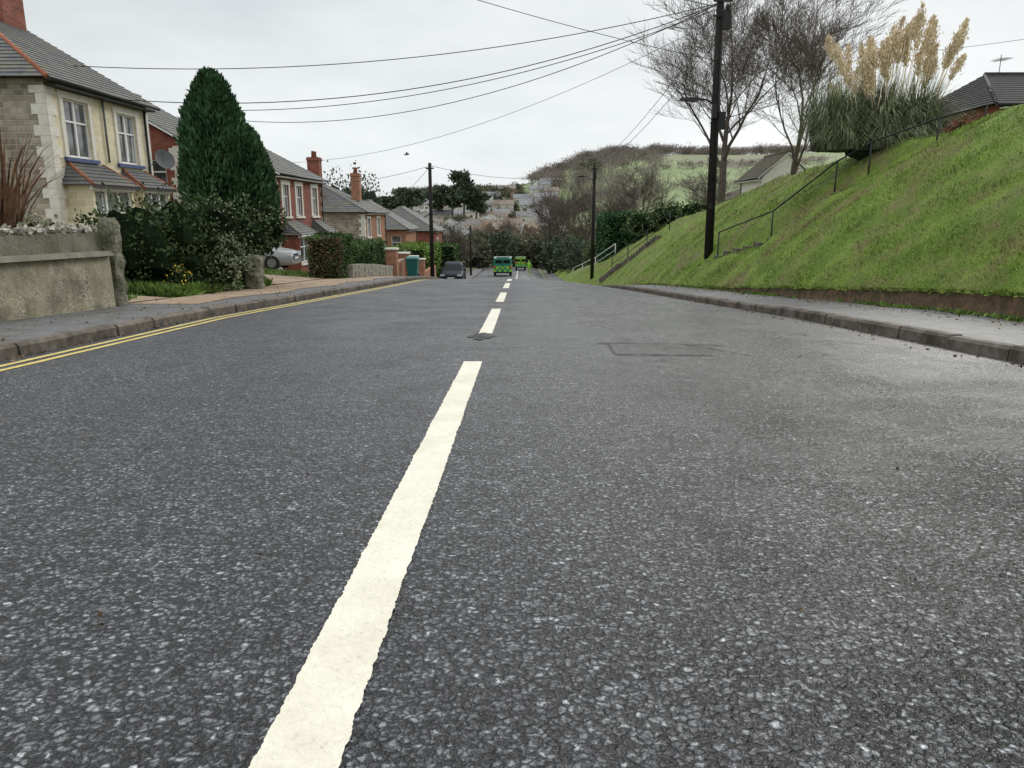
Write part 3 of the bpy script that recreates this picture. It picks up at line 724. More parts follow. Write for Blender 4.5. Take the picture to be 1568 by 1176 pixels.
hI=house('bungalow',17,-1,63,72,-1.5,1.6,3.2,8,'rubble','rubble',[(65,66.5,-.5,.8,2)],roof='tile_brown',hipn=3)

# ------------------------------------------------------------------ garden wall (left)
e=empty('garden_wall'); mb=MB(); ysw=np.arange(3.0,11.45,.35)
for a,b_ in zip(ysw[:-1],ysw[1:]):
    za,zb=roadz(XL(a),a)+.1,roadz(XL(b_),b_)+.1
    la,lb=.50-.022*a,.50-.022*b_
    j=random.uniform(-.006,.006)
    mb.hexa([(-6.60,a,za-.1),(-6.28+j,a,za-.1),(-6.28+j,b_,zb-.1),(-6.60,b_,zb-.1),(-6.60,a,la),(-6.30,a,la),(-6.30,b_,lb),(-6.60,b_,lb)],0)
    mb.hexa([(-6.62,a,la+.001),(-6.21,a,la+.001),(-6.21,b_,lb+.001),(-6.62,b_,lb+.001),(-6.62,a,la+.06),(-6.26,a,la+.075),(-6.26,b_,lb+.075),(-6.62,b_,lb+.06)],1)
    mb.hexa([(-6.60,a,la+.055),(-6.40+j,a,la+.055),(-6.40+j,b_,lb+.055),(-6.60,b_,lb+.055),(-6.60,a,.64),(-6.42,a,.62),(-6.42,b_,.60),(-6.60,b_,.62)],1)
mb.obj('wall_body',[M['render_wall'],M['render_top']],e)
parts=[]
for _ in range(330):
    y=random.uniform(3,11.4); r=random.uniform(.02,.05); parts.append((core_sphere((random.uniform(-6.59,-6.41),y,.63+r*random.uniform(0,1.2)),(r,r*random.uniform(.7,1.5),r*random.uniform(.6,1.5)),random.random()*50,1,7,4,1.1),0))
quad_object('flint_coping_stones',parts,[M['flint']],e)
def stone_pillar(name,x,y,w,d,z0,z1,mat):
    V=[];F=[];k=22;n=20
    for i in range(k+1):
        t=i/k
        for j in range(n):
            a=2*math.pi*j/n; ca,sa=math.cos(a),math.sin(a); q=max(abs(ca),abs(sa))**.9
            r=.5/q; zz=z0+(z1-z0)*t
            rr=r*(1+.2*noise.noise(Vector((ca*2,sa*2,zz*5)))+.12*noise.noise(Vector((ca*6,sa*6,zz*14)))); rr*=(1 if t<.93 else 1-(t-.93)*5)
            V.append((x+ca*w*rr,y+sa*d*rr,zz+(.07*noise.noise(Vector((ca*3,sa*3,1))) if t>.8 else 0)))
    for i in range(k):
        for j in range(n): F.append((i*n+j,i*n+(j+1)%n,(i+1)*n+(j+1)%n,(i+1)*n+j))
    F.append(tuple(k*n+j for j in range(n)))
    me=bpy.data.meshes.new(name); me.from_pydata(V,[],F); me.materials.append(mat); me.update(); o=bpy.data.objects.new(name,me); COL.objects.link(o)
stone_pillar('stone_gate_pillar',-6.38,11.62,.27,.24,-.65,.80,M['stonepillar'])
stone_pillar('stone_gate_pillar',-6.2,17.3,.36,.4,-1.1,-.08,M['stonepillar'])
mb=MB()
y=25.6
while y<33.5:
    L=random.uniform(.25,.5)
    for r in range(3):
        z=lz(-5.9,y)+r*.15; o=random.uniform(-.02,.02); mb.box(-6.05+o,-5.78+o,y+.01,y+L-.01,z,z+.145)
    y+=L
mb.obj('low_stone_wall',[M['stonewall']])
mb=MB()
for y in (34.6,38.2,41.5,44.5):
    z=rz(y); mb.box(-6.25,-5.75,y,y+.5,z-.3,z+1.35); mb.box(-6.3,-5.7,y-.05,y+.55,z+1.351,z+1.43,1)
for a,b_ in ((35.1,38.2),(45,52)):
    z=rz((a+b_)/2); mb.box(-6.12,-5.9,a,b_,z-.5,z+.95)
mb.obj('brick_garden_wall',[M['orangebrick'],M['cream_trim']])
mb=MB(); y=38.75
while y<41.45:
    z=rz(y); mb.box(-6.02,-5.97,y,y+.11,z+.05,z+1.2); y+=.13
mb.box(-6.08,-6.025,38.7,41.5,rz(40)+.3,rz(40)+.4);mb.box(-6.08,-6.025,38.7,41.5,rz(40)+.95,rz(40)+1.05)
mb.obj('timber_gate',[M['fence_wood']])
e=empty('wheelie_bin'); mb=MB(); x,y=-5.35,37.0; z=roadz(XL(y),y)+.13
mb.hexa([(x-.22,y-.24,z+.06),(x+.22,y-.24,z+.06),(x+.22,y+.24,z+.06),(x-.22,y+.24,z+.06),(x-.29,y-.33,z+.95),(x+.29,y-.33,z+.95),(x+.29,y+.33,z+.95),(x-.29,y+.33,z+.95)])
mb.hexa([(x-.31,y-.37,z+.952),(x+.31,y-.37,z+.952),(x+.31,y+.36,z+.952),(x-.31,y+.36,z+.952),(x-.27,y-.3,z+1.03),(x+.27,y-.3,z+1.03),(x+.27,y+.34,z+1.07),(x-.27,y+.34,z+1.07)])
mb.tube([(x-.27,y+.42,z+.98),(x+.27,y+.42,z+.98)],.02,6)
mb.obj('bin_body',[M['teal']],e)
mb=MB(); mb.tube([(x-.3,y+.22,z+.1),(x-.24,y+.22,z+.1)],.1,12); mb.tube([(x+.24,y+.22,z+.1),(x+.3,y+.22,z+.1)],.1,12); mb.obj('wheels',[M['rubber']],e)

# ------------------------------------------------------------------ vegetation left
def cypress(name,specs,n,leaf=.13):
    parts=[]
    for (x,y,z0,z1,r,seed) in specs:
        k=int(n*(z1-z0)*r)
        T=rng.random(k)**.85; A=rng.random(k)*2*math.pi
        prof=lambda t: r*np.power(np.clip(1-np.power(t,3.4),0,1),.6)*(0.86+.14*np.minimum(1,t*3))
        def lu(a,t): return 1+.17*noise.noise(Vector((math.cos(a)*1.6+seed,math.sin(a)*1.6,t*5.5)))*1.7+.12*noise.noise(Vector((math.cos(a)*4+seed,math.sin(a)*4,t*9)))
        lum=np.array([lu(a,t) for a,t in zip(A,T)])
        R=prof(T)*lum*(.84+.19*rng.random(k))
        C=np.stack([x+R*np.cos(A),y+R*np.sin(A),z0+(z1-z0)*T*(.97+.03*lum)],1)
        D=np.stack([np.cos(A)*.45,np.sin(A)*.45,np.ones(k)*1.1],1)+rng.normal(size=(k,3))*.3
        L=leaf*(.5+1.0*rng.random(k)); parts.append((leafq(C,D,L,L*.2),0))
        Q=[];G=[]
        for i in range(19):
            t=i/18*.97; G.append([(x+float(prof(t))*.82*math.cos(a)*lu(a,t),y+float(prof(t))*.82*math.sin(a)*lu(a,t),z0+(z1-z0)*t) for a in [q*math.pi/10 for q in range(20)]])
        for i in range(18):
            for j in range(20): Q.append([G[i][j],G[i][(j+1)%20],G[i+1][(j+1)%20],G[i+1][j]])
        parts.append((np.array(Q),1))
    mb=MB()
    x,y,z0=specs[0][:3]
    mb.tube([(x,y,z0-.8),(x,y,z0+1)],[.16,.1],8)
    e=empty(name); quad_object('foliage',parts,[M['conifer'],M['core']],e); mb.obj('trunk',[M['bark']],e)
cypress('cypress_tree',[(-7.55,19.0,-.9,4.15,.86,3),(-6.95,19.3,-.1,2.95,.68,11),(-7.95,19.1,-.8,3.5,.55,31),(-6.75,19.5,.0,2.5,.5,23)],3400)
def shrub(name,blobs,mat,size,dens=1.0,aspect=.35,mat2=None,**k):
    parts=[]
    for i,(c,r) in enumerate(blobs):
        n=int(2600*dens*(r[0]*r[1]+r[1]*r[2]+r[0]*r[2])/3/(size/.07)**2*.9)+60
        parts+=blob(c,r,n,size,seed=i*7.3+len(name),aspect=aspect,**k)
        if mat2:
            m2=int(n*.10)
            C=np.array(c)+norm(rng.normal(size=(m2,3))+np.array([.4,-.4,.5]))*np.array(r)*1.02
            L=size*.5*np.ones(len(C)); parts.append((leafq(C,rng.normal(size=C.shape),L,L*.6),2))
    return quad_object(name,parts,[mat,M['core']]+([mat2] if mat2 else []))
shrub('evergreen_shrub',[((-7.6,14.9,.0),(.8,.9,1.15)),((-7.3,15.9,.1),(.8,.9,1.1)),((-8.2,14.6,-.1),(.7,.7,.9)),((-7.0,15.6,-.4),(.6,.8,.7))],M['shrub_dark'],.075,1.3,amp=.45)
shrub('ivy_covered_shrub',[((-7.0,17.2,.2),(.75,.9,1.0)),((-6.75,18.0,.35),(.6,.8,.8)),((-6.95,17.5,-.35),(.5,.8,.75)),((-6.5,18.9,.55),(.5,.6,.6))],M['shrub_dark'],.09,1.3,amp=.45,mat2=M['ivyflower'])
shrub('variegated_shrub',[((-6.65,16.2,-.4),(.48,.6,.5)),((-6.6,16.6,-.1),(.42,.5,.5))],M['shrub_grey'],.06,1.4,amp=.4,mat2=M['ivyflower'])
shrub('garden_shrub',[((-7.0,10.9,.45),(.3,.4,.35)),((-7.2,10.2,.35),(.3,.4,.35)),((-7.1,11.3,.3),(.35,.4,.4))],M['shrub_grey'],.05,1.2,amp=.4)
shrub('yellow_flowering_plant',[((-6.85,14.8,-.4),(.22,.25,.22))],M['shrub_mid'],.05,1.0)
C=np.array([-6.82,14.7,-.35])+norm(rng.normal(size=(60,3)))*np.array([.26,.26,.24]); L=.045*np.ones(60)
quad_object('yellow_blossoms',[(leafq(C,rng.normal(size=C.shape),L,L*.4),0)],[M['yellowflower']])
def tuft(name,regions,h,mat,w=.006):
    P=[]
    for (x0,x1,y0,y1,n) in regions:
        for _ in range(n):
            x=random.uniform(x0,x1);y=random.uniform(y0,y1); P.append((x,y,lz(x,y)-.03))
    P=np.array(P);D=np.zeros_like(P);D[:,2]=1;D+=rng.normal(size=P.shape)*.45;H=h*(.5+rng.random(len(P)))
    quad_object(name,[(leafq(P,D,H,H*.08+w),0)],[mat])
tuft('verge_undergrowth',[(-7.6,-6.45,13.9,17.3,9000),(-7.2,-6.5,17.8,19.2,2500)],.2,M['weed'],.006)
tuft('garden_grass',[(-12,-6.5,24.6,29,4000),(-12,-6.6,12,13,800)],.12,M['weed'])
def ribbons(base,n,length,width,reach,up=1.0,seg=5,droop=.55,ry=1.0,inner=.22):
    a=rng.random(n)*2*math.pi; rr=reach*(.15+.95*rng.random(n)); ln=length*(.65+.45*rng.random(n))
    b0=np.array(base)+np.stack([np.cos(a)*inner*rng.random(n)*reach,np.sin(a)*inner*rng.random(n)*reach,np.zeros(n)],1)
    dh=np.stack([np.cos(a),np.sin(a)*ry,np.zeros(n)],1); sd=np.stack([-np.sin(a),np.cos(a),np.zeros(n)],1)
    def pt(t):
        return b0+dh*(rr*t**1.6)[:,None]+np.array([0,0,1])*(ln*(t*up-droop*(rr/reach)*t**2.6))[:,None]
    out=[]
    for i in range(seg):
        t0=i/seg;t1=(i+1)/seg
        w0=width*(1-t0**1.5);w1=width*(1-t1**1.5)
        p0,p1=pt(np.full(n,t0)),pt(np.full(n,t1))
        out.append((np.stack([p0-sd*w0,p0+sd*w0,p1+sd*w1,p1-sd*w1],1),0))
    return out
quad_object('phormium_plant',ribbons((-7.8,11.3,.3),110,2.3,.026,1.3,droop=.35),[M['phormium']])
def hedge(name,x0,x1,y0,y1,z0,z1,mat,n,size=.07,near=None):
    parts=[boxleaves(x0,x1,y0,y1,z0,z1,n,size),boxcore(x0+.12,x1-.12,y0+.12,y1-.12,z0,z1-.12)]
    if near: parts.append(boxleaves(x0,x1,y0-.03,y0+.25,z0,z1-.05,int(n*.3),size,2))
    quad_object(name,parts,[mat,M['core']]+([near] if near else []))
hedge('box_hedge',-7.0,-5.95,24.6,26.6,-1.5,.1,M['hedge'],9000,.07,M['hedge_brown'])
hedge('box_hedge',-7.3,-6.15,27.5,34,-2.0,-.35,M['hedge'],12000,.08)
hedge('box_hedge',-9.0,-6.4,50,60,-4.5,-1.5,M['hedge_bright'],7000,.14)
hedge('conifer_hedge',7.6,12.2,66,74,-4.6,.6,M['conifer'],14000,.3)
hedge('box_hedge',-12,-7,79,84,-6,-2.6,M['hedge'],4000,.2)
shrub('garden_bush',[((-7.2,42,-1.9),(1.0,1.6,.9)),((-7.5,36,-1.2),(.9,1.1,.9))],M['shrub_mid'],.11,1.0)
shrub('red_leaved_shrub',[((11.0,19.4,2.7),(.45,.6,.4)),((11.7,19.9,2.8),(.5,.5,.45))],M['redshrub'],.06,1.0)
shrub('hilltop_shrub',[((9.9,60,.0),(1.7,2,1.0)),((11.2,56,.6),(1.8,2,.9)),((8.6,78,-3.8),(2,3,2)),((12,52,.8),(1.4,1.4,.8))],M['shrub_mid'],.16,.9)
shrub('brown_bush',[((15.4,43,1.9),(1.3,1,1.2)),((17,44,2.0),(1.5,1,1.3)),((13.2,48,1.0),(1.2,1,.8)),((19,46,1.8),(2,1,1.2))],M['hedge_brown'],.12,1.0,aspect=.15,shell=.4)

# ------------------------------------------------------------------ pampas grass
PX=10.1; PY=22.0; pb=bankz(PX,PY)
parts=[]
for (dx,dy,n) in ((0,0,1300),(-.9,.3,1100),(.9,-.2,1100),(-1.5,.1,600)):
    parts+=ribbons((PX+dx,PY+dy,pb-.05),n,2.75,.011,1.75,seg=7,droop=.8)
for (dx,dy,n) in ((0,-.3,1500),(-1.1,-.1,1200),(1.0,-.4,1200)):
    parts+=ribbons((PX+dx,PY+dy,pb-.05),n,1.5,.011,1.6,seg=7,droop=1.05,inner=.45)
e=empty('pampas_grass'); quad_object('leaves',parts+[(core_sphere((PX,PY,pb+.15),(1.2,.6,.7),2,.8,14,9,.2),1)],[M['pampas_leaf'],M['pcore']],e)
mb=MB(); parts=[]
for i in range(58):
    a=random.uniform(0,6.28); rr=random.uniform(0,1)**.6; bx=PX+.2+rr*1.3*math.cos(a); by=PY+rr*.7*math.sin(a)
    tx=bx+(bx-PX)*.40+random.uniform(-.2,.2); ty=by+(by-PY)*.5; h=random.uniform(2.75,3.55)-.8*rr*random.random()
    if tx<PX-.3: h-=random.uniform(.2,.8)
    p0=Vector((bx,by,pb+.4)); p1=Vector((tx,ty,pb+h-.7)); lean=Vector((tx-bx+random.uniform(-.3,.3),ty-by+random.uniform(-.2,.2),1.5)).normalized()
    mb.tube([p0,(p0+p1)/2+Vector((0,0,.1)),p1],[.012,.01,.008],5)
    n=350; t=rng.random(n); L=.78*random.uniform(.7,1.15); bend=np.array([random.uniform(-.15,.2),random.uniform(-.1,.1),-.05])
    C=np.array(p1)+np.outer(t*L,np.array(lean))+np.outer(t*t*L,bend); C+=rng.normal(size=(n,3))*(.06*np.sin(math.pi*np.clip(t*.9+.08,0,1))[:,None]+.006)
    D=np.array(lean)*1.2+rng.normal(size=(n,3))*.42
    l=.10*(.6+.6*rng.random(n)); parts.append((leafq(C,D,l,l*.15),0))
quad_object('plumes',parts,[M['plume']],e); mb.obj('stalks',[M['plume']],e)

# ------------------------------------------------------------------ bare trees
def bare_tree(name,base,h,seed,levels=5,spread=1.0,r0=.22,trunk=.16,kids=(7,6,5,5,4),tw=.009,up=.25,lens=(.5,.72),first=1.0):
    rnd=random.Random(seed); mb=MB(); tb=MB()
    def grow(p,d,L,r,lv):
        k=5 if lv<2 else (4 if lv<4 else 3); pts=[p.copy()]; q=p.copy(); dd=d.copy()
        for i in range(k):
            dd=(dd+Vector((rnd.gauss(0,.13),rnd.gauss(0,.13),rnd.gauss(0,.08)+up*.16*(1 if lv>0 else .2)))).normalized()
            q=q+dd*(L/k); pts.append(q.copy())
        rr=[max(tw*.7,r*(1-.72*i/k)) for i in range(k+1)]
        n=8 if lv==0 else (6 if lv==1 else (4 if lv==2 else 3))
        (mb if lv<3 else tb).tube(pts,rr,n,cap=False)
        if lv>=levels: return
        nk=kids[lv]
        for c in range(nk):
            t=.25+.75*(c+rnd.random()*.6)/nk if lv>0 else trunk+ (1-trunk)*(c/nk)
            t=min(.98,t); i=min(k-1,int(t*k)); f=t*k-i; pos=pts[i].lerp(pts[i+1],f)
            ax=(pts[i+1]-pts[i]).normalized()
            a=rnd.uniform(0,6.28) if lv>0 else c*2.4+rnd.uniform(-.3,.3)+seed
            o=ax.orthogonal().normalized(); side=(o*math.cos(a)+ax.cross(o)*math.sin(a))
            ang=rnd.uniform(.42,.85)*spread*(first if lv==0 else 1)
            nd=(ax*math.cos(ang)+side*math.sin(ang)).normalized()
            if nd.z<.12: nd.z=abs(nd.z)*.4+.12
            grow(pos,nd,L*rnd.uniform(*lens)*((1.05-.25*t) if lv>0 else 1.15),max(tw,r*(1-.72*t)*rnd.uniform(.45,.65)),lv+1)
        grow(pts[-1],dd,L*.55,max(tw,rr[-1]*.95),lv+1)
    grow(Vector(base),Vector((rnd.uniform(-.03,.03),0,1)).normalized(),h*.42,r0,0)
    e=empty(name); mb.obj('trunk_and_limbs',[M['bark']],e); tb.obj('twigs',[M['twig']],e)
bare_tree('bare_tree',(12.0,46,.8),16,8,5,1.05,.27,.36,(8,6,5,5,4),.0085,up=.3,lens=(.55,.72),first=.95)
bare_tree('bare_tree',(14.9,42,1.0),14,12,5,.85,.20,.3,(6,5,5,4,4),.009,lens=(.5,.7))
bare_tree('bare_tree',(13.3,80,-2.5),10.5,21,4,1.2,.22,.2,(7,6,6,5,4),.017,up=.2)
bare_tree('bare_tree',(5.9,118,-7.6),16,33,4,1.1,.3,.25,(8,7,6,5,4),.027)
bare_tree('bare_tree',(9.8,106,-6),13,41,4,1.15,.25,.2,(7,7,6,5,4),.023)
bare_tree('bare_tree',(-1.5,150,-9),11,51,4,1.2,.25,.2,(7,6,5,5,4),.027)
bare_tree('bare_tree',(12,92,-4),9,61,4,1.2,.22,.2,(7,6,5,5,4),.02)
bare_tree('bare_tree',(17.5,70,-1),8,71,4,1.2,.2,.2,(7,6,5,5,4),.015)
bare_tree('bare_tree',(-9,100,-7),8,81,4,1.2,.2,.2,(7,6,5,4,4),.022)

# ------------------------------------------------------------------ distance
def mass(name,items,mat,core,size,n,aspect=.3,shell=.6,cs=.72,usecore=True,up=.3):
    parts=[]
    for i,(cx,cy,cz,rx,ry,rz_) in enumerate(items):
        parts+=blob((cx,cy,cz),(rx,ry,rz_),n,size*(cy/120.0),seed=i*3.7+len(name),shell=shell,aspect=aspect,amp=.45,coresc=cs,core=usecore,up=up)
    quad_object(name,parts,[mat,core])
def T_(x,y,r,h,sy=1.0):
    z=terr(x,y); return (x,y,z+h*.5,r,r*sy,h*.55)
mass('distant_evergreen_trees',[T_(-13,108,3.2,6),T_(-15,98,3,6),T_(-5.5,124,3,5.5),T_(-3,124,2.6,5.5),T_(4.6,104,1.6,4.5),T_(6.5,96,2.2,4.5),T_(-26,120,2.6,14.5),T_(-24,122,2.6,13),T_(-28.5,118,2.4,13),T_(7.3,88,1.8,4.0)],M['dist_green'],M['dcore'],.42,1700)
mass('distant_olive_scrub',[T_(-12,118,3.4,5.5),T_(-9.5,112,2.6,5),T_(-7,116,2.8,5),T_(-17,130,5,7),T_(-8,135,4,5.5),T_(3,128,2.5,5),T_(5,132,3,6),T_(8,120,3.5,5.5),T_(-1,128,2,4.5),T_(0,140,3.5,5),T_(-20,150,6,8),T_(10,140,5,7),T_(-2,160,5,6),T_(15,150,6,7)],M['dist_olive'],M['dcore'],.4,1600)
mass('distant_autumn_trees',[T_(-8,185,4,10),T_(-3,190,4.4,10),T_(2,195,3.6,9.5),T_(-12,200,4,8.5)],M['dist_orange'],M['twigcore'],.3,2200,shell=.3,aspect=.15,cs=.6,up=.8)
rr=random.Random(9)
L=[]
for _ in range(120):
    y=rr.uniform(150,430); x=rr.uniform(-.19,.42)*y
    if x>.04*y and y>260 and rr.random()<.6: continue
    L.append(T_(x,y,rr.uniform(2.5,5)*(y/250)**.5,rr.uniform(5,9)))
for _ in range(140):
    y=rr.uniform(330,620); x=rr.uniform(.02,.18)*y; L.append(T_(x,y,rr.uniform(5,9),rr.uniform(5,9)))
for _ in range(150):
    t=rr.random(); x=8+t*270; y=rr.uniform(600,665); L.append(T_(x,y,rr.uniform(5,10),rr.uniform(4,8)))
mass('distant_bare_woodland',L,M['dist_brown'],M['twigcore'],.24,520,aspect=.12,shell=.1,usecore=False,up=1.2)
L=[]
for _ in range(70):
    y=rr.uniform(240,560); x=rr.uniform(-.2,.1)*y; L.append(T_(x,y,rr.uniform(3,6),rr.uniform(3.5,6.5)))
for _ in range(16):
    x=rr.uniform(-180,-20); L.append(T_(x,600,rr.uniform(8,14),rr.uniform(4,7)))
mass('distant_woodland',L,M['dist_olive'],M['dcore'],.25,500)
L=[]
for (x0,y0,x1,y1) in ((80,470,200,500),(20,380,120,400)):
    for i in range(30):
        t=i/30; L.append(T_(x0+(x1-x0)*t+rr.uniform(-2,2),y0+(y1-y0)*t+rr.uniform(-4,4),rr.uniform(2,4),rr.uniform(2,5)))
mass('distant_hedgerow',L,M['dist_brown'],M['twigcore'],.22,200,aspect=.15,shell=.2,usecore=False,up=1)
mb=MB(); parts=[]
for (x,y,h,w) in ((-25,330,23,6.5),(-31,340,18,5.5),(-37,350,15,6),(-20,335,14,4.5),(-55,380,15,7),(-62,390,12,7),(-70,395,10,7)):
    z=terr(x,y); mb.tube([(x,y,z-1),(x+.6,y,z+h*.55),(x,y,z+h*.85)],[.6,.4,.25],6)
    for k in range(9):
        r=w*random.uniform(.3,.6); parts+=blob((x+random.uniform(-w*.75,w*.75),y+random.uniform(-3,3),z+h*random.uniform(.55,.97)),(r,r,h*random.uniform(.05,.1)),260,1.3,seed=k+x,amp=.6,shell=.4,coresc=.6)
e=empty('skyline_pines'); quad_object('crowns',parts,[M['dist_green'],M['dcore']],e); mb.obj('trunks',[M['bark']],e)
mb=MB()
for i in range(75):
    y=rr.uniform(190,520); x=rr.uniform(-.15,.04)*y; z=terr(x,y)+.6; w,d,h=rr.uniform(7,13),rr.uniform(6,9),rr.uniform(2.8,4.6)
    m=rr.choice([0,0,2,1,0]); r_=3+rr.choice([0,0,1])
    if rr.random()<.6:
        mb.box(x-w/2,x+w/2,y-d/2,y+d/2,z-2,z+h,m); a=.5
        mb.face([(x-w/2-a,y-d/2-a,z+h-.1),(x+w/2+a,y-d/2-a,z+h-.1),(x+w/2+a,y,z+h+2.2),(x-w/2-a,y,z+h+2.2)],r_); mb.face([(x-w/2-a,y+d/2+a,z+h-.1),(x+w/2+a,y+d/2+a,z+h-.1),(x+w/2+a,y,z+h+2.2),(x-w/2-a,y,z+h+2.2)],r_)
        for s_ in (-1,1): mb.face([(x+s_*w/2,y-d/2,z+h),(x+s_*w/2,y+d/2,z+h),(x+s_*w/2,y,z+h+2.1)],m)
    else:
        w,d=d,w; mb.box(x-w/2,x+w/2,y-d/2,y+d/2,z-2,z+h,m); a=.5
        for s_ in (-1,1): mb.face([(x+s_*(w/2+a),y-d/2-a,z+h-.1),(x+s_*(w/2+a),y+d/2+a,z+h-.1),(x,y+d/2+a,z+h+2.3),(x,y-d/2-a,z+h+2.3)],r_)
        mb.face([(x-w/2,y-d/2,z+h),(x+w/2,y-d/2,z+h),(x,y-d/2,z+h+2.2)],m)
    for k in range(2):
        wx=x-w*.25+k*w*.5; mb.box(wx-.7,wx+.7,y-d/2-.05,y-d/2-.01,z+1,z+2.2,5)
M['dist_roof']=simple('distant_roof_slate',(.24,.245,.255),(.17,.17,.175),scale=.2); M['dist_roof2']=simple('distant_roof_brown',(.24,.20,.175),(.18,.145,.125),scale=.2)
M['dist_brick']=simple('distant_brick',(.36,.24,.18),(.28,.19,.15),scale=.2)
mb.obj('hillside_houses',[M['cream_trim'],M['dist_brick'],M['white'],M['dist_roof'],M['dist_roof2'],M['glass']])

# ------------------------------------------------------------------ vehicles
def paint(name,c,rough=.25,coat=.4,spec=.5):
    m=simple(name,c,tuple(x*.85 for x in c),scale=1,rough=rough,spec=spec); m.node_tree.nodes['Principled BSDF'].inputs['Coat Weight'].default_value=coat; return m
M['silver']=paint('silver_grey_paint',(.30,.315,.33),coat=.2); M['darkcar']=paint('dark_blue_paint',(.014,.018,.028),rough=.5,coat=0,spec=.12)
M['lamp']=simple('headlamp_glass',(.7,.72,.74),rough=.1,spec=.8); M['redlamp']=simple('tail_lamp',(.4,.02,.02),rough=.2)
M['carglass']=simple('car_glass',(.01,.012,.014),rough=.25,spec=.12)
def car(name,loc,head,mat,L=4.1,W=1.75,H=1.46):
    e=empty(name)
    st=[(0,.30,.55,.57,.66),(.06,.22,.66,.70,.80),(.35,.2,.74,.80,.86),(1.0,.2,.86,.92,.88),(1.15,.2,.90,.96,.88),(1.75,.2,.93,1.38,.88),(2.2,.2,.94,H,.88),(3.0,.2,.95,H,.88),(3.6,.2,.96,1.38,.87),(3.98,.24,.98,1.02,.84),(4.1,.35,.85,.88,.78)]
    mb=MB(); ca,sa=math.cos(head),math.sin(head); lo=Vector(loc)
    def tr(x,y,z): return (lo.x+ca*x-sa*y,lo.y+sa*x+ca*y,lo.z+z)
    V=[]
    for (x,zb,zm,zt,w) in st:
        x=x*L/4.1-L/2; hw=w*W/1.76; cab=zt-zm>.2; rw=hw*.78 if cab else hw*.9
        V.append([(x,-hw*.92,zb),(x,-hw,(zb+zm)/2),(x,-hw*.98,zm),(x,-rw,zt-(.05 if cab else .01)),(x,-rw*.8,zt),(x,rw*.8,zt),(x,rw,zt-(.05 if cab else .01)),(x,hw*.98,zm),(x,hw,(zb+zm)/2),(x,hw*.92,zb)])
    for r in V:
        for p in r: mb.v.append(tr(*p))
    n=10
    for i in range(len(V)-1):
        for j in range(n):
            a=i*n+j;b_=i*n+(j+1)%n
            g=0
            if j in (2,6) and 4<=i<=8: g=1
            if j in (3,4,5) and i in (4,8): g=1
            mb.f.append((a,b_,b_+n,a+n)); mb.m.append(g); mb.sm.append(g==0)
    mb.f.append(tuple(range(n))); mb.m.append(0); mb.sm.append(False)
    mb.f.append(tuple(range((len(V)-1)*n,len(V)*n))); mb.m.append(0); mb.sm.append(False)
    mb.obj('body',[mat,M['carglass']],e)
    d=MB()
    def bx(x0,x1,y0,y1,z0,z1,m):
        d.hexa([tr(x0,y0,z0),tr(x1,y0,z0),tr(x1,y1,z0),tr(x0,y1,z0),tr(x0,y0,z1),tr(x1,y0,z1),tr(x1,y1,z1),tr(x0,y1,z1)],m)
    f=-L/2
    for s_ in (-1,1):
        y0,y1=sorted((s_*.48,s_*.80)); bx(f+.03,f+.3,y0,y1,.60,.74,0)
        bx(L/2-.12,L/2+.01,y0,y1,.75,.95,1)
        y0,y1=sorted((s_*.86,s_*1.02)); bx(f+1.45,f+1.55,y0,y1,.92,1.05,4)
        for wx in (.78,3.3):
            X=f+wx*L/4.1; d.tube([tr(X,s_*(W/2-.2),.31),tr(X,s_*(W/2+.005),.31)],.31,20,2); d.tube([tr(X,s_*(W/2+.006),.31),tr(X,s_*(W/2+.015),.31)],.19,14,3)
    bx(f-.01,f+.08,-.42,.42,.42,.56,2); bx(f-.015,f+.05,-.26,.26,.44,.53,5); bx(f-.005,f+.1,-.3,.3,.60,.66,2)
    d.obj('lights_wheels_trim',[M['lamp'],M['redlamp'],M['rubber'],M['grey_metal'],mat,M['white']],e)
    return e
car('parked_car',(-11.6,31.8,lz(-11,31.8)+.02),math.pi,M['silver'])
car('parked_car',(-5.2,57.5,roadz(-4.4,57.5)+.12),math.pi/2,M['darkcar'],H=1.5)
M['amb_green']=paint('ambulance_green',(.015,.30,.12)); M['amb_yel']=paint('hi_vis_yellow_green',(.28,.58,.04)); M['amb_dk']=paint('dark_green_box',(.02,.22,.14)); M['amb_red']=simple('hi_vis_red',(.5,.04,.02))
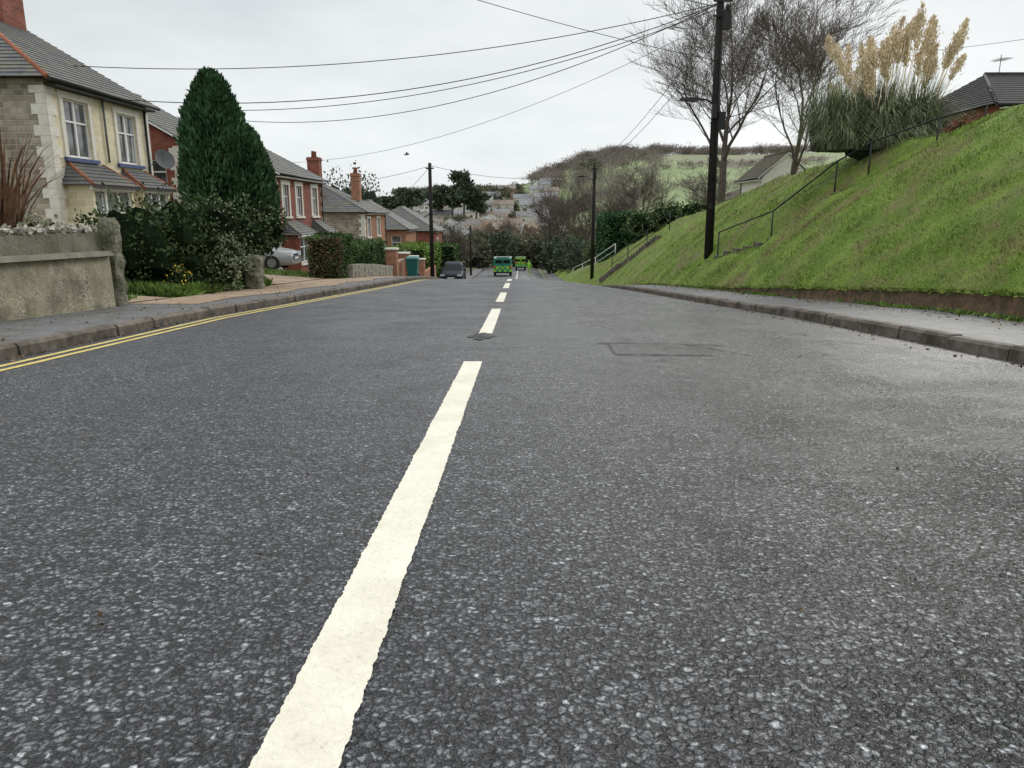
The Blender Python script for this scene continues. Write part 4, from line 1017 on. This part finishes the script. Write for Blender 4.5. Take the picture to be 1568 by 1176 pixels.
def ambulance(name,x,y,mats,w=2.05,h=2.0):
    e=empty(name); z=roadz(min(x,2),y); b_=MB()
    b_.box(x-w/2,x+w/2,y,y+3.4,z+.45,z+h*.45+.2,1); b_.box(x-w/2+.03,x+w/2-.03,y+.03,y+3.4,z+h*.45+.202,z+h,0)
    b_.hexa([(x-w/2+.05,y+3.4,z+.45),(x+w/2-.05,y+3.4,z+.45),(x+w/2-.05,y+5,z+.45),(x-w/2+.05,y+5,z+.45),(x-w/2+.1,y+3.4,z+h-.15),(x+w/2-.1,y+3.4,z+h-.15),(x+w/2-.15,y+4.2,z+1.5),(x-w/2+.15,y+4.2,z+1.5)],0)
    k=7; cw=(w-.1)/k
    for r in range(2):
        for i in range(k):
            if (i+r)%2: b_.box(x-w/2+.05+i*cw,x-w/2+.05+(i+1)*cw,y-.02,y-.003,z+.5+r*.26,z+.5+(r+1)*.26,0)
            for s_ in (-1,1):
                if (i+r)%2: xs_=sorted((x+s_*(w/2+.003),x+s_*(w/2+.02))); b_.box(xs_[0],xs_[1],y+.1+i*.45,y+.1+(i+1)*.45,z+.5+r*.26,z+.5+(r+1)*.26,0)
    b_.box(x-.8,x-.1,y-.008,y+.028,z+h*.72,z+h*.9,2); b_.box(x+.1,x+.8,y-.008,y+.028,z+h*.72,z+h*.9,2)
    b_.box(x-.02,x+.02,y-.03,y-.004,z+.45,z+h-.05,3)
    for s_ in (-1,1):
        xs_=sorted((x+s_*(w/2-.25),x+s_*(w/2-.06))); b_.box(xs_[0],xs_[1],y-.04,y-.021,z+.9,z+1.15,4)
        for wy in (.8,4.2): b_.tube([(x+s_*(w/2-.28),y+wy,z+.36),(x+s_*(w/2-.02),y+wy,z+.36)],.36,16,3)
    b_.box(x-w/2,x+w/2,y-.12,y-.045,z+.35,z+.5,3)
    b_.box(x-.7,x+.7,y+.4,y+.6,z+h,z+h+.12,5)
    b_.obj('body',[mats[0],mats[1],M['carglass'],M['rubber'],M['amb_red'],M['grey_metal']],e)
ambulance('ambulance',-2.0,83,(M['amb_dk'],M['amb_yel']))
ambulance('ambulance',.0,104,(M['amb_yel'],M['amb_green']),w=1.5,h=1.7)
def person(name,x,y,mat):
    z=roadz(x,y); e=empty(name)
    vs=[(0,0,.95),(0,0,1.2),(0,0,1.42),(0,0,1.52),(0,0,1.62),(0,0,1.74),(-.1,0,.9),(-.11,.03,.5),(-.12,0,.08),(-.12,-.14,.04),(.1,0,.9),(.12,-.04,.5),(.13,0,.08),(.13,-.14,.04),(-.19,0,1.4),(-.25,0,1.13),(-.24,-.1,.9),(.19,0,1.4),(.25,0,1.13),(.26,-.08,.9)]
    ed=[(0,1),(1,2),(2,3),(3,4),(4,5),(0,6),(6,7),(7,8),(8,9),(0,10),(10,11),(11,12),(12,13),(2,14),(14,15),(15,16),(2,17),(17,18),(18,19)]
    rd=[.15,.15,.16,.06,.1,.08,.1,.075,.05,.05,.1,.075,.05,.05,.07,.055,.04,.07,.055,.04]
    me=bpy.data.meshes.new('body'); me.from_pydata([(x+a,y+b_,z+c) for a,b_,c in vs],ed,[]); o=bpy.data.objects.new('body',me); COL.objects.link(o); o.parent=e
    md=o.modifiers.new('s','SKIN'); sv=me.skin_vertices[0].data
    for i,r in enumerate(rd): sv[i].radius=(r,r*.8)
    sv[0].use_root=True; o.modifiers.new('u','SUBSURF').levels=1
    me.materials.append(mat)
person('person_in_hi_vis',1.0,88,M['amb_yel'])
mb=MB(); c=Vector((-8.9,60,5.25))
mb.tube([c+Vector((-.22,0,-.03)),c+Vector((-.1,0,0)),c+Vector((.08,0,.01)),c+Vector((.2,0,.04)),c+Vector((.27,0,.03))],[.015,.06,.065,.04,.008],8)
for s_ in (-1,1):
    mb.face([c+Vector((-.06,0,.03)),c+Vector((.08,0,.03)),c+Vector((.12,s_*.3,.16)),c+Vector((0,s_*.3,.15))]); mb.face([c+Vector((0,s_*.3,.15)),c+Vector((.12,s_*.3,.16)),c+Vector((-.08,s_*.62,.1))])
mb.obj('seagull',[M['grey_metal']])

# ------------------------------------------------------------------ world, sun, camera
w=bpy.data.worlds.new('World'); S.world=w; w.use_nodes=True; nt=w.node_tree; L=nt.links.new
bg=nt.nodes['Background']; bg.inputs['Strength'].default_value=.1
el,az=math.radians(25),math.radians(29)
sk=N(nt,'ShaderNodeTexSky'); sk.sky_type='NISHITA'; sk.sun_disc=False; sk.sun_elevation=el; sk.sun_rotation=az
hsv=N(nt,'ShaderNodeHueSaturation'); hsv.inputs['Saturation'].default_value=.35; L(sk.outputs[0],hsv.inputs['Color'])
tc=N(nt,'ShaderNodeTexCoord').outputs['Generated']
sp=N(nt,'ShaderNodeSeparateXYZ'); L(tc,sp.inputs[0])
gr=ramp(nt,[(.0,(.42,.43,.44)),(.07,(.415,.43,.437)),(.2,(.36,.375,.382)),(.33,(.385,.40,.405)),(1,(.90,.92,.92))]); L(sp.outputs[2],gr.inputs[0])
sc=mixc(nt,gr.outputs[0],(22,22,22),1.0,'MULTIPLY')
mp=N(nt,'ShaderNodeMapping'); mp.inputs['Scale'].default_value=(1,1,3.2); L(tc,mp.inputs[0])
cr_=ramp(nt,[(.3,(.82,.845,.86)),(.7,(1.13,1.125,1.115))]); L(noisen(nt,mp.outputs[0],2.2,7,.58),cr_.inputs[0])
sc=mixc(nt,sc,cr_.outputs[0],1.0,'MULTIPLY')
L(mixc(nt,sc,hsv.outputs[0],.10),bg.inputs['Color'])
sun=bpy.data.lights.new('sun','SUN'); sun.energy=1.4; sun.angle=math.radians(14); sun.color=(1,.96,.9)
so=bpy.data.objects.new('sun',sun); COL.objects.link(so)
d=Vector((math.sin(az)*math.cos(el),math.cos(az)*math.cos(el),math.sin(el)))
so.rotation_euler=(-d).to_track_quat('-Z','Y').to_euler(); so.location=d*50
cam=bpy.data.cameras.new('camera'); cam.lens=26; cam.sensor_width=36; cam.clip_end=8000; cam.clip_start=.05
co_=bpy.data.objects.new('camera',cam); COL.objects.link(co_)
co_.location=(0,0,.9); co_.rotation_euler=(math.radians(90-13.1),0,math.radians(.66))
S.camera=co_
S.view_settings.view_transform='Standard'; S.view_settings.look='None'; S.view_settings.exposure=0
